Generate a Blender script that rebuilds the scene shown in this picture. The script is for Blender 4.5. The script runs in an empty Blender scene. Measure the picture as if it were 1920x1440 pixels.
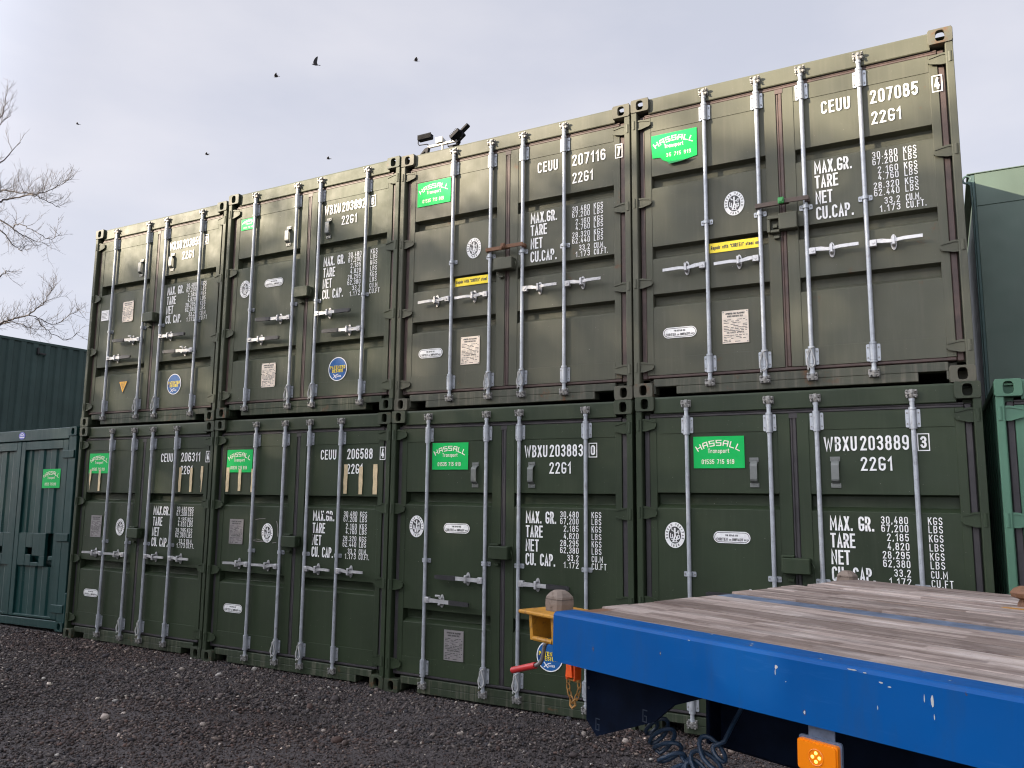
import bpy, math, random
import numpy as np
from mathutils import Vector, Matrix
random.seed(7)
rng = np.random.default_rng(11)
PI = math.pi
S = bpy.context.scene
COL = S.collection

# ------------------------------------------------------------------ camera, sky, sun, exposure
cam_d = bpy.data.cameras.new('camera')
cam = bpy.data.objects.new('camera', cam_d)
COL.objects.link(cam)
cam_d.sensor_width = 36.0
cam_d.lens = 1479.0/1920*36
cam_d.clip_end = 2000
R_ = [[0.879458, 0.475881, 0.00954], [0.05558, -0.12258, 0.990901], [-0.472721, 0.870926, 0.134253]]
cam.matrix_world = Matrix([[R_[0][0], R_[1][0], -R_[2][0], 9.60685],
                           [R_[0][1], R_[1][1], -R_[2][1], -6.19018],
                           [R_[0][2], R_[1][2], -R_[2][2], 1.84034], [0, 0, 0, 1]])
S.camera = cam

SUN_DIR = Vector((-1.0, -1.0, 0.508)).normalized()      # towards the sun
SUN_EL = math.asin(SUN_DIR.z)
w = bpy.data.worlds.new('World'); S.world = w; w.use_nodes = True
nt = w.node_tree; nt.nodes.clear()
out = nt.nodes.new('ShaderNodeOutputWorld')
bg = nt.nodes.new('ShaderNodeBackground'); bg.inputs['Strength'].default_value = 0.1
sky = nt.nodes.new('ShaderNodeTexSky'); sky.sky_type = 'NISHITA'; sky.sun_disc = False
sky.sun_elevation = SUN_EL
sky.sun_rotation = math.atan2(SUN_DIR.x, SUN_DIR.y)
sky.air_density = 1.0; sky.dust_density = 2.0
tc = nt.nodes.new('ShaderNodeTexCoord')
mp = nt.nodes.new('ShaderNodeMapping'); mp.inputs['Scale'].default_value = (1.6, 1.6, 4.2)
nz = nt.nodes.new('ShaderNodeTexNoise'); nz.inputs['Scale'].default_value = 2.1
nz.inputs['Detail'].default_value = 5; nz.inputs['Roughness'].default_value = 0.5
cr = nt.nodes.new('ShaderNodeValToRGB')
cr.color_ramp.elements[0].position = 0.30; cr.color_ramp.elements[0].color = (1.84, 1.90, 2.20, 1)
cr.color_ramp.elements[1].position = 0.72; cr.color_ramp.elements[1].color = (2.26, 2.25, 2.46, 1)
mx = nt.nodes.new('ShaderNodeMix'); mx.data_type = 'RGBA'; mx.inputs['Factor'].default_value = 0.95
L = nt.links.new
L(tc.outputs['Generated'], mp.inputs['Vector']); L(mp.outputs['Vector'], nz.inputs['Vector'])
L(nz.outputs['Fac'], cr.inputs['Fac'])
L(sky.outputs['Color'], mx.inputs[6]); L(cr.outputs['Color'], mx.inputs[7])
# thin cloud glows on the sun's side of the sky, behind the camera
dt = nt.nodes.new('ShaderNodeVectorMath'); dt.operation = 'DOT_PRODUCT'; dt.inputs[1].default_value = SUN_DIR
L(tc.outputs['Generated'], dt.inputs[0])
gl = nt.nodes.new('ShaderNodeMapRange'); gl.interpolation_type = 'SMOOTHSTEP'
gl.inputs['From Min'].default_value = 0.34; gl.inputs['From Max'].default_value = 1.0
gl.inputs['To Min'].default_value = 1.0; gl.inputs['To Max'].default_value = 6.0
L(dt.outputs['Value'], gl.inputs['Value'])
sc_ = nt.nodes.new('ShaderNodeVectorMath'); sc_.operation = 'SCALE'
# the overcast is a little paler towards the horizon all round
sx_ = nt.nodes.new('ShaderNodeSeparateXYZ'); L(tc.outputs['Generated'], sx_.inputs[0])
hz_ = nt.nodes.new('ShaderNodeMapRange'); hz_.inputs['From Min'].default_value = 0.0; hz_.inputs['From Max'].default_value = 0.62
hz_.inputs['To Min'].default_value = 1.16; hz_.inputs['To Max'].default_value = 0.99
L(sx_.outputs['Z'], hz_.inputs['Value'])
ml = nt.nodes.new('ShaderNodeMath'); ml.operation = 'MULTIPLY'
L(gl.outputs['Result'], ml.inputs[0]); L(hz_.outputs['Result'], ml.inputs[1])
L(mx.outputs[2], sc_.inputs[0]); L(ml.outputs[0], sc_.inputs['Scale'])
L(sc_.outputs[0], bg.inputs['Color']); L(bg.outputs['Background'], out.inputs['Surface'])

sl = bpy.data.lights.new('sun', 'SUN'); sl.energy = 5.0; sl.angle = math.radians(0.6); sl.color = (1.0, 0.85, 0.66)
so = bpy.data.objects.new('sun', sl); COL.objects.link(so)
so.rotation_euler = SUN_DIR.to_track_quat('Z', 'Y').to_euler()
so.location = (-20, -20, 20)

S.cycles.filter_width = 1.15
S.view_settings.view_transform = 'Standard'; S.view_settings.look = 'None'
S.view_settings.exposure = 1.75; S.view_settings.gamma = 1.0; S.view_settings.use_curve_mapping = False

# ------------------------------------------------------------------ materials
def newmat(name):
    m = bpy.data.materials.new(name); m.use_nodes = True
    n = m.node_tree
    return m, n, n.nodes['Principled BSDF']

def noise(n, vec, scale, detail=4, rough=0.55, stretch=None):
    if stretch:
        mpn = n.nodes.new('ShaderNodeMapping'); mpn.inputs['Scale'].default_value = stretch
        n.links.new(vec, mpn.inputs['Vector']); vec = mpn.outputs['Vector']
    t = n.nodes.new('ShaderNodeTexNoise'); t.inputs['Scale'].default_value = scale
    t.inputs['Detail'].default_value = detail; t.inputs['Roughness'].default_value = rough
    n.links.new(vec, t.inputs['Vector'])
    return t.outputs['Fac']

def ramp(n, fac, p0, p1, c0=(0, 0, 0, 1), c1=(1, 1, 1, 1)):
    r = n.nodes.new('ShaderNodeValToRGB')
    r.color_ramp.elements[0].position = p0; r.color_ramp.elements[0].color = c0
    r.color_ramp.elements[1].position = p1; r.color_ramp.elements[1].color = c1
    n.links.new(fac, r.inputs['Fac'])
    return r.outputs['Color']

def mixc(n, fac, a, b, mode='MIX'):
    x = n.nodes.new('ShaderNodeMix'); x.data_type = 'RGBA'; x.blend_type = mode
    for i, v in ((0, fac), (6, a), (7, b)):
        if isinstance(v, (int, float)): x.inputs[i].default_value = v
        elif isinstance(v, tuple): x.inputs[i].default_value = (*v[:3], 1)
        else: n.links.new(v, x.inputs[i])
    return x.outputs[2]

def objvec(n, offset=True):
    c = n.nodes.new('ShaderNodeTexCoord'); v = c.outputs['Object']
    if offset:
        oi = n.nodes.new('ShaderNodeObjectInfo')
        mm = n.nodes.new('ShaderNodeVectorMath'); mm.operation = 'MULTIPLY_ADD'
        cx = n.nodes.new('ShaderNodeCombineXYZ')
        for k in range(3): n.links.new(oi.outputs['Random'], cx.inputs[k])
        n.links.new(cx.outputs[0], mm.inputs[0]); mm.inputs[1].default_value = (37.0, 53.0, 71.0)
        n.links.new(v, mm.inputs[2]); v = mm.outputs[0]
    return v

def bump(n, p, h, strength, dist):
    b = n.nodes.new('ShaderNodeBump'); b.inputs['Strength'].default_value = strength
    b.inputs['Distance'].default_value = dist
    n.links.new(h, b.inputs['Height']); n.links.new(b.outputs['Normal'], p.inputs['Normal'])

def paint(name, base, dust=(0.20, 0.18, 0.14), rust=0.0, rough=0.47, dustamt=0.12, chips=True):
    m, n, p = newmat(name)
    v = objvec(n)
    big = noise(n, v, 1.3, 3)
    c = mixc(n, ramp(n, big, 0.3, 0.7), tuple(b*0.84 for b in base), tuple(b*1.16 for b in base))
    st = noise(n, v, 6.0, 5, 0.6, (5.0, 5.0, 0.28))
    dm = ramp(n, st, 0.50, 0.78, (0, 0, 0, 1), (dustamt, dustamt, dustamt, 1))
    c = mixc(n, dm, c, dust)
    fine = noise(n, v, 34, 6, 0.7)
    c = mixc(n, ramp(n, fine, 0.60, 0.78, (0, 0, 0, 1), (0.16, 0.16, 0.16, 1)), c, dust)
    if chips:
        ch = noise(n, v, 95, 2, 0.5)
        c = mixc(n, ramp(n, ch, 0.765, 0.785), c, (0.30, 0.28, 0.25))
    if rust > 0:
        rn = noise(n, v, 4.2, 7, 0.7)
        k = 0.66 - 0.25*rust
        c = mixc(n, ramp(n, rn, k, k+0.09), c, mixc(n, fine, (0.055, 0.028, 0.014), (0.17, 0.075, 0.03)))
    n.links.new(c, p.inputs['Base Color'])
    rr = ramp(n, noise(n, v, 7, 4), 0.3, 0.7, (rough+0.02,)*3+(1,), (rough+0.14,)*3+(1,))
    n.links.new(rr, p.inputs['Roughness'])
    wv = noise(n, v, 2.6, 2, 0.4)
    p.inputs['Specular IOR Level'].default_value = 0.27
    bump(n, p, wv, 0.035, 0.02)
    return m

def metal(name, base, metallic=0.55, rough=0.42, grime=(0.11, 0.09, 0.07), amt=0.5):
    m, n, p = newmat(name); v = objvec(n)
    a = noise(n, v, 14, 6, 0.65)
    c = mixc(n, ramp(n, a, 0.3, 0.7), tuple(b*0.78 for b in base), tuple(min(1, b*1.15) for b in base))
    g = noise(n, v, 30, 5, 0.7)
    c = mixc(n, ramp(n, g, 0.55, 0.75, (0, 0, 0, 1), (amt, amt, amt, 1)), c, grime)
    n.links.new(c, p.inputs['Base Color'])
    p.inputs['Metallic'].default_value = metallic
    n.links.new(ramp(n, a, 0.3, 0.7, (rough-.08,)*3+(1,), (rough+.12,)*3+(1,)), p.inputs['Roughness'])
    return m

def plain(name, base, rough=0.5, var=0.12, metallic=0.0, scale=9.0, spec=0.5):
    m, n, p = newmat(name); v = objvec(n)
    c = mixc(n, ramp(n, noise(n, v, scale, 5, 0.65), 0.3, 0.7), tuple(b*(1-var) for b in base), tuple(min(1, b*(1+var)) for b in base))
    n.links.new(c, p.inputs['Base Color'])
    p.inputs['Roughness'].default_value = rough; p.inputs['Metallic'].default_value = metallic
    p.inputs['Specular IOR Level'].default_value = spec
    return m

M = {}
M['green'] = paint('olive_green_paint', (0.0225, 0.0345, 0.0165), dust=(0.08, 0.085, 0.058))
M['green_lit_warm'] = paint('sunlit_warm_olive_paint', (0.078, 0.080, 0.056), rust=0.04, rough=0.50)  # olive base lightened and warmed to hold sunlight on the right-hand top containers
M['green_lit'] = paint('sunlit_olive_paint', (0.058, 0.066, 0.040), rough=0.52)  # bottom-row paint with sunlight put into its colour, for the left-hand top pair
M['cast'] = paint('olive_paint_rusting', (0.032, 0.041, 0.024), rust=0.24, rough=0.5)
M['cast_lit'] = paint('sunlit_olive_paint_rusted', (0.085, 0.082, 0.060), rust=0.36, rough=0.52)  # rust over an olive base lightened as if in the sun
M['sill'] = paint('olive_paint_scuffed', (0.026, 0.037, 0.020), rust=0.12, dustamt=0.5, rough=0.5)
M['sill_lit'] = paint('sunlit_olive_paint_scuffed_rusty', (0.058, 0.062, 0.045), rust=0.24, dustamt=0.5, rough=0.52)  # scuffs and rust over the same sunlit lightening of the olive
M['teal'] = paint('dark_teal_paint', (0.003, 0.034, 0.031), dust=(0.05, 0.085, 0.075), rough=0.42, dustamt=0.4)
M['teal_grey'] = paint('dark_green_grey_paint', (0.044, 0.076, 0.071), dust=(0.09, 0.11, 0.10), rough=0.5)
M['slate'] = paint('smooth_slate_green_paint', (0.064, 0.092, 0.074), dust=(0.09, 0.11, 0.09), rough=0.42, dustamt=0.12, chips=False)
M['lightgreen'] = paint('mid_green_paint', (0.066, 0.150, 0.098), dust=(0.14, 0.17, 0.13), rust=0.06, rough=0.45)
M['gasket'] = plain('rubber_gasket', (0.027, 0.024, 0.026), 0.62, 0.3)
M['gasket_old'] = plain('brown_rubber_gasket', (0.056, 0.034, 0.028), 0.6, 0.35)
M['zinc'] = metal('galvanised_steel', (0.385, 0.41, 0.435), 0.45, 0.45, amt=0.55)
M['zinc_bright'] = metal('zinc_plated_steel', (0.48, 0.48, 0.48), 0.45, 0.40, amt=0.45)
M['zinc_dirty'] = metal('dirty_galvanised_steel', (0.24, 0.235, 0.22), 0.4, 0.5, amt=0.8)
M['rubber'] = plain('black_rubber', (0.016, 0.016, 0.017), 0.55, 0.3)
M['grip'] = plain('grey_painted_handle', (0.13, 0.14, 0.13), 0.45, 0.2)
M['dark'] = plain('container_inside', (0.012, 0.012, 0.012), 0.8, 0.2)
M['white'] = plain('white_print', (0.76, 0.76, 0.74), 0.6, 0.12, scale=40, spec=0.2)
M['signgreen'] = plain('green_sign', (0.010, 0.45, 0.095), 0.6, 0.05, spec=0.15)
M['signdark'] = plain('green_sign_backing', (0.01, 0.16, 0.05), 0.5, 0.1)
M['cream'] = plain('cream_print', (0.80, 0.78, 0.64), 0.6, 0.05, spec=0.15)
M['ink'] = plain('dark_print', (0.03, 0.03, 0.028), 0.5, 0.2)
M['blue'] = plain('blue_sticker', (0.012, 0.10, 0.30), 0.35, 0.12)
M['blue2'] = plain('deep_blue_sticker', (0.010, 0.045, 0.15), 0.35, 0.1)
M['yellow'] = plain('yellow_sticker', (0.86, 0.66, 0.01), 0.4, 0.05)
M['orange_sticker'] = plain('amber_sticker', (0.85, 0.42, 0.01), 0.4, 0.06)
M['plate'] = plain('beige_plate', (0.72, 0.62, 0.50), 0.5, 0.12, scale=25)
M['plate_grey'] = plain('grey_plate', (0.22, 0.205, 0.20), 0.45, 0.12, metallic=0.1, scale=25)
M['tape'] = plain('masking_tape', (0.55, 0.44, 0.26), 0.55, 0.18, scale=25)
M['rope'] = plain('grey_rope', (0.42, 0.42, 0.40), 0.8, 0.2, scale=60)
M['rust'] = metal('rusty_steel', (0.17, 0.085, 0.045), 0.2, 0.7, grime=(0.05, 0.03, 0.02), amt=0.8)
M['barbrown'] = metal('dark_brown_steel', (0.085, 0.062, 0.05), 0.2, 0.6, amt=0.8)
M['navymark'] = plain('worn_navy_paint', (0.010, 0.018, 0.034), 0.5, 0.3)
M['lockgreen'] = plain('green_tag', (0.03, 0.25, 0.05), 0.4, 0.1)

def trailer_blue():
    m, n, p = newmat('trailer_blue_paint'); v = objvec(n)
    c = mixc(n, ramp(n, noise(n, v, 2.0, 4), 0.3, 0.7), (0.001, 0.060, 0.215), (0.0015, 0.072, 0.255))
    st = noise(n, v, 9, 6, 0.65, (0.6, 4, 4))
    c = mixc(n, ramp(n, st, 0.60, 0.8, (0, 0, 0, 1), (0.22, 0.22, 0.22, 1)), c, (0.05, 0.16, 0.36))
    gr_ = noise(n, v, 5.0, 6, 0.7, (3.5, 1.0, 0.5))
    c = mixc(n, ramp(n, gr_, 0.50, 0.80, (0, 0, 0, 1), (0.30, 0.30, 0.30, 1)), c, (0.030, 0.055, 0.10))
    chp = noise(n, v, 26, 3, 0.5, (1, 1, 0.55))
    c = mixc(n, ramp(n, chp, 0.715, 0.735), c, (0.07, 0.045, 0.035))
    c = mixc(n, ramp(n, chp, 0.740, 0.75), c, (0.40, 0.44, 0.48))
    n.links.new(c, p.inputs['Base Color'])
    n.links.new(ramp(n, noise(n, v, 12, 5), 0.3, 0.7, (.36,)*3+(1,), (.52,)*3+(1,)), p.inputs['Roughness']); p.inputs['Specular IOR Level'].default_value = 0.12
    bump(n, p, noise(n, v, 5, 3), 0.05, 0.01)
    return m
M['tblue'] = trailer_blue()
M['tblue_worn'] = plain('worn_blue_channel', (0.085, 0.115, 0.17), 0.55, 0.5, scale=14)
M['navy'] = plain('dark_navy_chassis', (0.0022, 0.005, 0.013), 0.65, 0.4, spec=0.05)

def wood():
    m, n, p = newmat('weathered_deck_timber'); v = objvec(n)
    grain = noise(n, v, 5.0, 8, 0.72, (0.9, 20, 20))
    fine = noise(n, v, 9.0, 6, 0.75, (2.2, 46, 46))
    tone = noise(n, v, 2.4, 4, 0.55, (1.0, 3.0, 3.0))
    br = n.nodes.new('ShaderNodeTexBrick'); br.inputs['Scale'].default_value = 1.0
    br.inputs['Brick Width'].default_value = 0.38; br.inputs['Row Height'].default_value = 0.047
    br.inputs['Mortar Size'].default_value = 0.0012; br.inputs['Mortar Smooth'].default_value = 0.4
    br.inputs['Color1'].default_value = (0.0, 0.0, 0.0, 1); br.inputs['Color2'].default_value = (1, 1, 1, 1)
    br.inputs['Mortar'].default_value = (0.5, 0.5, 0.5, 1)
    n.links.new(v, br.inputs['Vector'])
    c = mixc(n, ramp(n, grain, 0.30, 0.68), (0.10, 0.070, 0.058), (0.36, 0.29, 0.245))
    c = mixc(n, ramp(n, tone, 0.50, 0.64, (0, 0, 0, 1), (0.72, 0.72, 0.72, 1)), c, (0.52, 0.475, 0.435))
    c = mixc(n, 0.46, c, mixc(n, br.outputs['Color'], (0.10, 0.072, 0.058), (0.52, 0.45, 0.40)))
    c = mixc(n, ramp(n, fine, 0.57, 0.66), c, (0.035, 0.025, 0.022))
    c = mixc(n, ramp(n, noise(n, v, 2.2, 5, 0.7, (1, 2.2, 2.2)), 0.50, 0.66, (0, 0, 0, 1), (0.62,)*3+(1,)), c, (0.085, 0.055, 0.046))
    oi = n.nodes.new('ShaderNodeObjectInfo'); c = mixc(n, 1.0, c, ramp(n, oi.outputs['Random'], 0.0, 1.0, (0.66, 0.63, 0.62, 1), (1.18, 1.16, 1.16, 1)), 'MULTIPLY')
    n.links.new(c, p.inputs['Base Color']); p.inputs['Roughness'].default_value = 0.82
    p.inputs['Specular IOR Level'].default_value = 0.3
    bump(n, p, mixc(n, 0.5, grain, fine), 0.55, 0.006)
    return m
M['wood'] = wood()
M['post'] = metal('weathered_brown_iron', (0.185, 0.145, 0.115), 0.05, 0.8, grime=(0.05, 0.03, 0.02), amt=1.0)
M['ybracket'] = metal('rusty_yellow_paint', (0.40, 0.185, 0.012), 0.0, 0.6, grime=(0.09, 0.038, 0.016), amt=1.0)
M['red'] = plain('red_grip', (0.42, 0.022, 0.02), 0.45, 0.2)
M['orange'] = plain('orange_ratchet', (0.80, 0.10, 0.012), 0.4, 0.2)
M['chain'] = metal('rusty_yellow_chain', (0.30, 0.15, 0.035), 0.2, 0.6, amt=0.8)
M['steel'] = metal('bare_steel', (0.22, 0.20, 0.19), 0.5, 0.5, amt=0.6)
M['hose'] = plain('blue_grey_air_hose', (0.014, 0.034, 0.066), 0.45, 0.2)

def lens_mat():
    m, n, p = newmat('amber_lens')
    p.inputs['Base Color'].default_value = (0.62, 0.16, 0.003, 1); p.inputs['Roughness'].default_value = 0.22
    p.inputs['Emission Color'].default_value = (0.9, 0.23, 0.004, 1); p.inputs['Emission Strength'].default_value = 0.04
    return m
M['lens'] = lens_mat()
def led_mat():
    m, n, p = newmat('amber_led')
    p.inputs['Base Color'].default_value = (0.9, 0.6, 0.1, 1)
    p.inputs['Emission Color'].default_value = (1.0, 0.62, 0.10, 1); p.inputs['Emission Strength'].default_value = 0.75
    return m
M['led'] = led_mat()
M['alu'] = plain('pale_aluminium', (0.42, 0.42, 0.40), 0.45, 0.1, metallic=0.1)
M['lampblack'] = plain('black_lamp_housing', (0.005, 0.005, 0.007), 0.6, 0.2, spec=0.15)
M['bark'] = plain('dark_bark', (0.075, 0.064, 0.060), 0.85, 0.3)
M['bird'] = plain('black_feathers', (0.012, 0.011, 0.014), 0.6, 0.3)
M['leaf'] = plain('shade_hedge_foliage', (0.03, 0.045, 0.022), 0.7, 0.4, spec=0.2)
M['logoblue'] = plain('violet_blue_sticker', (0.07, 0.08, 0.42), 0.4, 0.1)

def ground_mat():
    m, n, p = newmat('dark_gravel_ground'); c0 = n.nodes.new('ShaderNodeTexCoord'); v = c0.outputs['Object']
    vor = n.nodes.new('ShaderNodeTexVoronoi'); vor.inputs['Scale'].default_value = 60
    n.links.new(v, vor.inputs['Vector'])
    a = mixc(n, ramp(n, noise(n, v, 90, 5, 0.7), 0.3, 0.75), (0.022, 0.019, 0.019), (0.13, 0.112, 0.108))
    a = mixc(n, ramp(n, noise(n, v, 0.8, 4), 0.4, 0.7, (0, 0, 0, 1), (0.4,)*3+(1,)), a, (0.045, 0.032, 0.028))
    a = mixc(n, 0.3, a, mixc(n, vor.outputs['Color'], (0.01, 0.01, 0.01), (0.09, 0.08, 0.08)))
    n.links.new(a, p.inputs['Base Color']); p.inputs['Roughness'].default_value = 0.9
    p.inputs['Specular IOR Level'].default_value = 0.25
    bump(n, p, vor.outputs['Distance'], 0.7, 0.012)
    return m
M['ground'] = ground_mat()
def stone_mat():
    m, n, p = newmat('gravel_stones')
    at = n.nodes.new('ShaderNodeAttribute'); at.attribute_name = 'tone'
    c0 = n.nodes.new('ShaderNodeTexCoord')
    k = ramp(n, noise(n, c0.outputs['Object'], 160, 3), 0.3, 0.7, (0.75,)*3+(1,), (1.2,)*3+(1,))
    n.links.new(mixc(n, 1.0, at.outputs['Color'], k, 'MULTIPLY'), p.inputs['Base Color'])
    p.inputs['Roughness'].default_value = 0.8; p.inputs['Specular IOR Level'].default_value = 0.3
    return m
M['stone'] = stone_mat()

# ------------------------------------------------------------------ mesh building
class MB:
    def __init__(s): s.v = []; s.f = []; s.mi = []; s.cur = 0
    def add(s, vs, fs):
        b = len(s.v); s.v += [tuple(q) for q in vs]
        for f in fs: s.f.append(tuple(b+i for i in f)); s.mi.append(s.cur)
    def box(s, x0, x1, y0, y1, z0, z1, c=0.0):
        if c <= 0:
            s.add([(x0, y0, z0), (x1, y0, z0), (x1, y1, z0), (x0, y1, z0), (x0, y0, z1), (x1, y0, z1), (x1, y1, z1), (x0, y1, z1)],
                  [(0, 3, 2, 1), (4, 5, 6, 7), (0, 1, 5, 4), (1, 2, 6, 5), (2, 3, 7, 6), (3, 0, 4, 7)])
            return
        c = min(c, (x1-x0)*.45, (y1-y0)*.45, (z1-z0)*.45)
        X = (x0, x1); Y = (y0, y1); Z = (z0, z1); vs = []; idx = {}
        for i in (0, 1):
            for j in (0, 1):
                for k in (0, 1):
                    sx = c if i == 0 else -c; sy = c if j == 0 else -c; sz = c if k == 0 else -c
                    for ax in range(3):
                        q = [X[i]+(0 if ax == 0 else sx), Y[j]+(0 if ax == 1 else sy), Z[k]+(0 if ax == 2 else sz)]
                        idx[i, j, k, ax] = len(vs); vs.append(q)
        g = lambda *a: idx[a]
        fs = [tuple(g(i, j, k, 0) for j, k in ((0, 0), (1, 0), (1, 1), (0, 1))) for i in (0, 1)]
        fs += [tuple(g(i, j, k, 1) for i, k in ((0, 0), (1, 0), (1, 1), (0, 1))) for j in (0, 1)]
        fs += [tuple(g(i, j, k, 2) for i, j in ((0, 0), (1, 0), (1, 1), (0, 1))) for k in (0, 1)]
        for j in (0, 1):
            for k in (0, 1): fs.append((g(0, j, k, 1), g(1, j, k, 1), g(1, j, k, 2), g(0, j, k, 2)))
        for i in (0, 1):
            for k in (0, 1): fs.append((g(i, 0, k, 0), g(i, 1, k, 0), g(i, 1, k, 2), g(i, 0, k, 2)))
        for i in (0, 1):
            for j in (0, 1): fs.append((g(i, j, 0, 0), g(i, j, 1, 0), g(i, j, 1, 1), g(i, j, 0, 1)))
        for i in (0, 1):
            for j in (0, 1):
                for k in (0, 1): fs.append((g(i, j, k, 0), g(i, j, k, 1), g(i, j, k, 2)))
        s.add(vs, fs)
    def loft(s, rings, closed=True, cap=True):
        n = len(rings[0]); b = len(s.v)
        for r in rings: s.v += [tuple(q) for q in r]
        for i in range(len(rings)-1):
            for j in range(n if closed else n-1):
                k = (j+1) % n
                s.f.append((b+i*n+j, b+i*n+k, b+(i+1)*n+k, b+(i+1)*n+j)); s.mi.append(s.cur)
        if cap and closed:
            s.f.append(tuple(b+j for j in reversed(range(n)))); s.mi.append(s.cur)
            s.f.append(tuple(b+(len(rings)-1)*n+j for j in range(n))); s.mi.append(s.cur)
    def lathe(s, c, prof, axis='z', n=12):
        rings = []
        for r, h in prof:
            ring = []
            for i in range(n):
                a = 2*PI*i/n; p, q = r*math.cos(a), r*math.sin(a)
                ring.append({'z': (c[0]+p, c[1]+q, c[2]+h), 'y': (c[0]+q, c[1]+h, c[2]+p), 'x': (c[0]+h, c[1]+p, c[2]+q)}[axis])
            rings.append(ring)
        s.loft(rings)
    def tube(s, pts, r, n=8, taper=None):
        pts = [Vector(p) for p in pts]; rings = []; prev = None
        for i, p in enumerate(pts):
            d = (pts[min(i+1, len(pts)-1)]-pts[max(i-1, 0)])
            if d.length < 1e-9: d = Vector((0, 0, 1))
            d.normalize()
            if prev is None:
                a = d.orthogonal().normalized()
            else:
                a = prev-d*prev.dot(d)
                a = a.normalized() if a.length > 1e-6 else d.orthogonal().normalized()
            prev = a; b2 = d.cross(a)
            rr = r if taper is None else r+(taper-r)*i/(len(pts)-1)
            rings.append([p+(a*math.cos(2*PI*j/n)+b2*math.sin(2*PI*j/n))*rr for j in range(n)])
        s.loft(rings)
    def prism_y(s, poly, y0, y1):            # polygon in (x,z) pushed through y
        n = len(poly)
        s.add([(a, y0, b) for a, b in poly]+[(a, y1, b) for a, b in poly],
              [tuple(range(n)), tuple(reversed(range(n, 2*n)))]+[(i, (i+1) % n, n+(i+1) % n, n+i) for i in range(n)])
    def prism_x(s, poly, x0, x1):            # polygon in (y,z) pushed through x
        n = len(poly)
        s.add([(x0, a, b) for a, b in poly]+[(x1, a, b) for a, b in poly],
              [tuple(range(n)), tuple(reversed(range(n, 2*n)))]+[(i, (i+1) % n, n+(i+1) % n, n+i) for i in range(n)])
    def prism_z(s, poly, z0, z1):
        n = len(poly)
        s.add([(a, b, z0) for a, b in poly]+[(a, b, z1) for a, b in poly],
              [tuple(range(n)), tuple(reversed(range(n, 2*n)))]+[(i, (i+1) % n, n+(i+1) % n, n+i) for i in range(n)])
    def flat_y(s, poly, y):
        s.add([(a, y, b) for a, b in poly], [tuple(range(len(poly)))])
    def mesh(s, name, mats, smooth=False):
        me = bpy.data.meshes.new(name); me.from_pydata(s.v, [], s.f)
        if not isinstance(mats, (list, tuple)): mats = [mats]
        for m in mats: me.materials.append(M[m] if isinstance(m, str) else m)
        me.polygons.foreach_set('material_index', s.mi)
        me.update()
        if smooth:
            import bmesh
            bm = bmesh.new(); bm.from_mesh(me)
            bmesh.ops.recalc_face_normals(bm, faces=bm.faces)
            for f in bm.faces: f.smooth = True
            for e in bm.edges:
                if len(e.link_faces) == 2 and e.calc_face_angle(0) > math.radians(38): e.smooth = False
            bm.to_mesh(me); bm.free()
        return me

CACHE = {}
def cached(key, fn):
    if key not in CACHE: CACHE[key] = fn()
    return CACHE[key]

def ob(name, me, parent=None, loc=None, rot=None):
    o = bpy.data.objects.new(name, me); COL.objects.link(o)
    if parent is not None: o.parent = parent
    if loc: o.location = loc
    if rot: o.rotation_euler = rot
    return o

def tag(o, label=None, cat=None, group=None, kind=None):
    if label: o['label'] = label
    if cat: o['category'] = cat
    if group: o['group'] = group
    if kind: o['kind'] = kind
    return o

def empty(name, loc=(0, 0, 0), rot=(0, 0, 0)):
    o = bpy.data.objects.new(name, None); COL.objects.link(o)
    o.location = loc; o.rotation_euler = rot; o.empty_display_size = 0.2
    return o

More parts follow.
